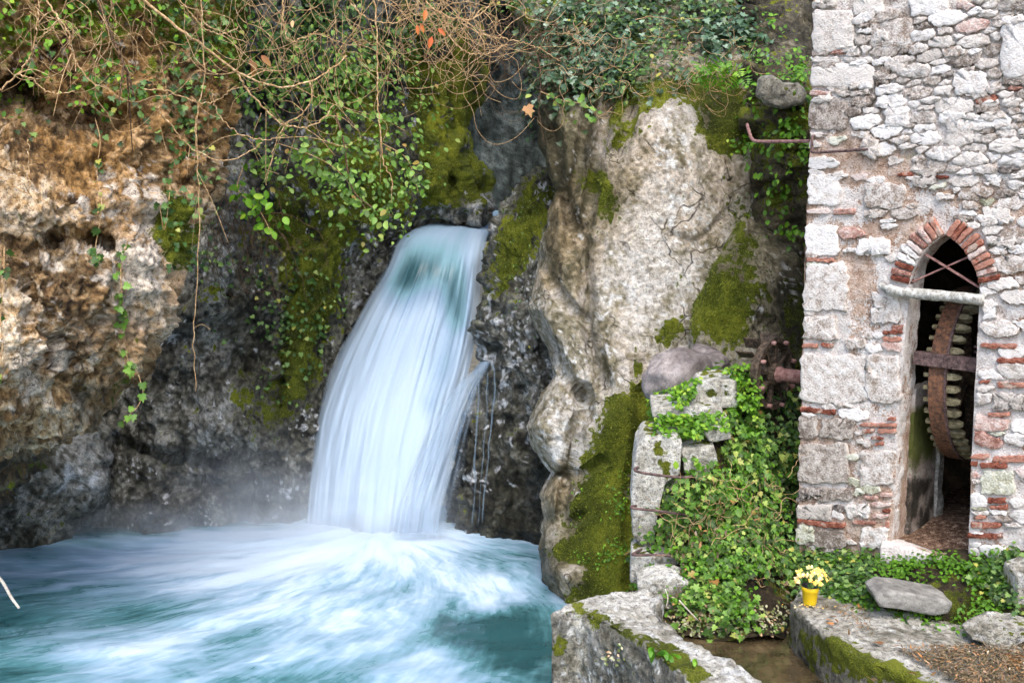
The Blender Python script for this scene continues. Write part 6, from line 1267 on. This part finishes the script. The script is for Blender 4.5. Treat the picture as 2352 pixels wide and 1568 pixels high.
g = np.random.default_rng(21); top = pc + np.array((0, 0, .21))
for k in range(7):
    a = g.uniform(0, 6.28); e = top + np.array((.07 * math.cos(a), .06 * math.sin(a), g.uniform(-.02, .06))); v, f = tube(spline([pc + np.array((0, 0, .115)), pc + np.array((.015 * math.cos(a), .015 * math.sin(a), .16)), e], 10), .0035, 5); child('stem', v, f, M['bright'], pot, attrs=dict(rnd=np.full(len(v), .4), tip=np.zeros(len(v))))
def ballpt(s=1.0):
    d = g.normal(0, 1, 3); d /= np.linalg.norm(d); d[2] = abs(d[2]) * 1.0 - .25; d[1] = -abs(d[1]) if g.random() < .75 else d[1]; return d
for k in range(60):
    d = ballpt(); p = top + d * np.array((.105, .09, .095)) * g.uniform(.75, 1); V, Fi, at = place_leaves(p[None], (d + np.array((0, -.3, .4)))[None], (np.array((d[0], d[1], -.8)) + g.normal(0, .4, 3))[None], g.uniform(.035, .055, 1), OVAL, g); child('leaf', V, Fi, M['ivy'], pot, smooth=False, attrs=at)
for k in range(44):
    d = ballpt(); p = top + d * np.array((.118, .10, .108)); m = MB(); nn = g.uniform(.3, 1)
    for q in range(5):
        a = q * 1.257 + g.uniform(-.2, .2); side_ = np.array((math.cos(a), -.35, math.sin(a))); V, Fi, at = place_leaves(p[None], np.array(((side_[0] * .3, -1., side_[2] * .3 + .3),)), side_[None], np.array([g.uniform(.016, .024)]), OVAL, g); m.add(V, Fi, rnd=nn * .6 + .4 * g.random(), tip=0)
    m.build('flower', M['petal'], pot, smooth=False)
v, f = box8(pc + np.array((.030, -.03, .10)), (.007, 0, .002), (0, .002, 0), (.004, 0, .10)); child('plant_tag', v, f, M['blue'], pot, smooth=False)
g = np.random.default_rng(31)
pb = MB()
for k in range(26):
    p = pc + np.array((g.normal(-.02, .09), g.uniform(-.10, -.055) if k > 4 else g.uniform(-.06, .03), .006)); V, Fi, at = place_leaves(p[None], (np.array((0, 0, 1.)) + g.normal(0, .3, 3))[None], g.normal(0, 1, (1, 3)), g.uniform(.012, .02, 1), SMALL, g)
    tag(mesh('fallen_petal', V, Fi, M['petal'], smooth=False, attrs=dict(rnd=at['rnd'], tip=at['tip']), loc=p), 'small yellow petal fallen on the ledge round the yellow pot', 'petal', 'petals round the flower pot')
# --- dry leaves on the ledge
spots = [(1900, 1425), (1922, 1420), (1925, 1432), (1912, 1436), (1960, 1452), (1985, 1402), (1978, 1392), (2040, 1468), (2070, 1484), (2075, 1492), (2110, 1520), (2120, 1514), (2020, 1480), (2060, 1476), (2200, 1540), (2230, 1548), (2270, 1530), (2310, 1516), (2330, 1508), (2150, 1545), (1950, 1462), (2000, 1560), (2110, 1552), (1935, 1398)]
for k, (x, y) in enumerate(spots):
    p = G(x, y, .985) + np.array((0, 0, .008)); sz = g.uniform(.05, .09) * (1.5 if k in (17, 18, 16) else 1); V, Fi, at = place_leaves(p[None], (np.array((0, 0, 1.)) + g.normal(0, .25, 3))[None], g.normal(0, 1, (1, 3)), np.array([sz]), LANCE if k % 3 else IVY, g)
    tag(mesh('dry_leaf', V, Fi, M['dry'], smooth=False, attrs=at, loc=p), 'brown dry leaf lying on the stone ledge below the mill', 'leaf', 'dry leaves on the ledge')
def litter(name, region, n, z, seed, mat, size, T, label):
    g = np.random.default_rng(seed); x0, y0, x1, y1 = min(p[0] for p in region), min(p[1] for p in region), max(p[0] for p in region), max(p[1] for p in region); pts = []
    while len(pts) < n:
        x, y = g.uniform(x0, x1), g.uniform(y0, y1)
        if in_poly(np.array([x]), np.array([y]), region)[0]: pts.append(G(x, y, z))
    pos = np.array(pts) + np.c_[np.zeros((n, 2)), g.uniform(.004, .03, n)]; V, Fi, at = place_leaves(pos, np.array((0, 0, 1.)) + g.normal(0, .35, (n, 3)), g.normal(0, 1, (n, 3)), g.uniform(*size, n), T, g)
    tag(mesh(name, V, Fi, mat, smooth=False, attrs=at), label, kind='stuff')
litter('leaf_litter', [(2070, 1495), (2180, 1484), (2300, 1490), (2420, 1480), (2420, 1600), (2250, 1600), (2160, 1545)], 4200, .985, 41, M['litter'], (.018, .05), LANCE, 'brown leaf litter on the path at lower right')
litter('leaf_litter', [(1880, 1395), (1990, 1400), (2010, 1460), (1960, 1440)], 120, .985, 42, M['litter'], (.02, .045), LANCE, 'scraps of leaf litter at the foot of the bank')
# orange leaves caught in the vines
for k, (x, y, D, sz, lb) in enumerate([(978, 30, 9.1, .11, 'upright orange leaf caught in the vines at the top edge'), (966, 62, 9.1, .09, 'orange leaf hanging left of the red leaves in the vines'), (958, 66, 9.1, .09, 'narrow orange leaf, leftmost of the orange leaves in the vines'), (992, 92, 9.1, .12, 'long red leaf hanging in the vines at top centre'), (1006, 74, 9.1, .10, 'small red leaf pointing right in the vines'),
                                       (1210, 252, 10.3, .13, 'single pale brown leaf hanging in front of the gorge'), (600, 135, 9.0, .15, 'brown leaf, rightmost of three in the sagging branch'), (572, 145, 9.0, .13, 'olive brown leaf, leftmost of three under the sagging branch'), (588, 150, 9.0, .14, 'tan leaf hanging between two others under the sagging branch'), (672, 55, 9.0, .09, 'small tan leaf near the top edge left of centre')]):
    p = P(x, y - 8, D); g2 = np.random.default_rng(50 + k); V, Fi, at = place_leaves(p[None], (np.array((0.2, -1, .1)) + g2.normal(0, .2, 3))[None], (np.array((.1, 0, -1.)) + g2.normal(0, .3, 3))[None], np.array([sz]), LEAFY if k != 5 else IVY, g2)
    at['rnd'][:] = (.85, .8, .75, .55, .5, .9, .3, .15, .6, .95)[k]; tag(mesh('hanging_leaf', V, Fi, M['orange'] if k < 5 else M['dry'], smooth=False, attrs=at, loc=p), lb, 'leaf')
# driftwood stick, white stick and string
c = spline([P(-260, 1110, 8.9), P(-120, 1225, 8.9), P(-30, 1300, 8.9), P(5, 1335, 8.9), P(25, 1370, 8.85), P(44, 1396, 8.8)], 16); v, f = tube(c, np.linspace(.02, .012, 16), 7); tag(mesh('stick', v, f, M['pale_wood'], loc=c[0]), 'bare white stick poking into view over the pool at the left edge', 'stick')
c = spline([G(1560, 1378, .9), G(1580, 1400, .82), G(1604, 1425, .72)], 8); v, f = tube(c, .006, 5); tag(mesh('stick', v, f, M['pale_wood'], loc=c[0]), 'thin white stick leaning in the leaves by the brown water', 'stick')
c = spline([P(1528, 1352, 7.85), P(1534, 1372, 7.83), P(1531, 1392, 7.82), P(1537, 1396, 7.82)], 14); v, f = tube(c, .0045, 5); tag(mesh('string', v, f, M['pale_wood'], loc=c[0]), 'short white cord hanging on the pale stump of the pier', 'cord')

# ================================================================== SPRAY AT THE FOOT OF THE FALL
def mist(name, px, py, D, rx, ry, rz, dens, label, seed=0.0):
    """a soft body of spray: dense at its heart, torn and thinning to nothing at its rim"""
    c = P(px, py, D); n, m = 24, 14
    V = [c + np.array((rx * math.cos(a) * math.cos(b), ry * math.sin(a) * math.cos(b), rz * math.sin(b))) for b in np.linspace(-1.57, 1.57, m) for a in np.linspace(0, 2 * math.pi, n, endpoint=False)]
    f = [(i * n + j, i * n + (j + 1) % n, (i + 1) * n + (j + 1) % n, (i + 1) * n + j) for i in range(m - 1) for j in range(n)]
    t = NT(name + '_air'); t.n.remove(t.bsdf); v = t.n.new('ShaderNodeVolumePrincipled'); v.inputs['Color'].default_value = (0.90, 0.95, 1.0, 1); v.inputs['Anisotropy'].default_value = 0.0
    mp = t.n.new('ShaderNodeMapping'); mp.vector_type = 'TEXTURE'; mp.inputs['Location'].default_value = tuple(c); mp.inputs['Scale'].default_value = (rx, ry, rz); t.link(t.pos, mp.inputs['Vector'])
    ln = t.n.new('ShaderNodeVectorMath'); ln.operation = 'LENGTH'; t.link(mp.outputs[0], ln.inputs[0])
    fall = t.math('SUBTRACT', 1.0, t.ss(0.0, 0.92, ln.outputs['Value'])); nz = t.ss(0.32, 0.68, t.noise(2.2, 2, 0.5, t.scale(None, (1, 1, 1.2))))
    t.link(t.math('MULTIPLY', t.math('MULTIPLY', fall, t.math('ADD', 0.35, nz)), dens), v.inputs['Density'])
    t.link(v.outputs[0], t.out.inputs['Volume']); tag(mesh(name, V, f, t.m), label, kind='stuff')
mist('mist', 800, 1225, 12.0, 2.0, .9, 1.0, .95, 'pale spray rising where the waterfall meets the pool')
mist('mist', 600, 1190, 12.15, 2.0, .75, 1.5, .52, 'thin spray drifting left from the foot of the waterfall')
mist('mist', 380, 1222, 12.2, 3.2, .6, .55, .8, 'low spray along the far shore of the pool')
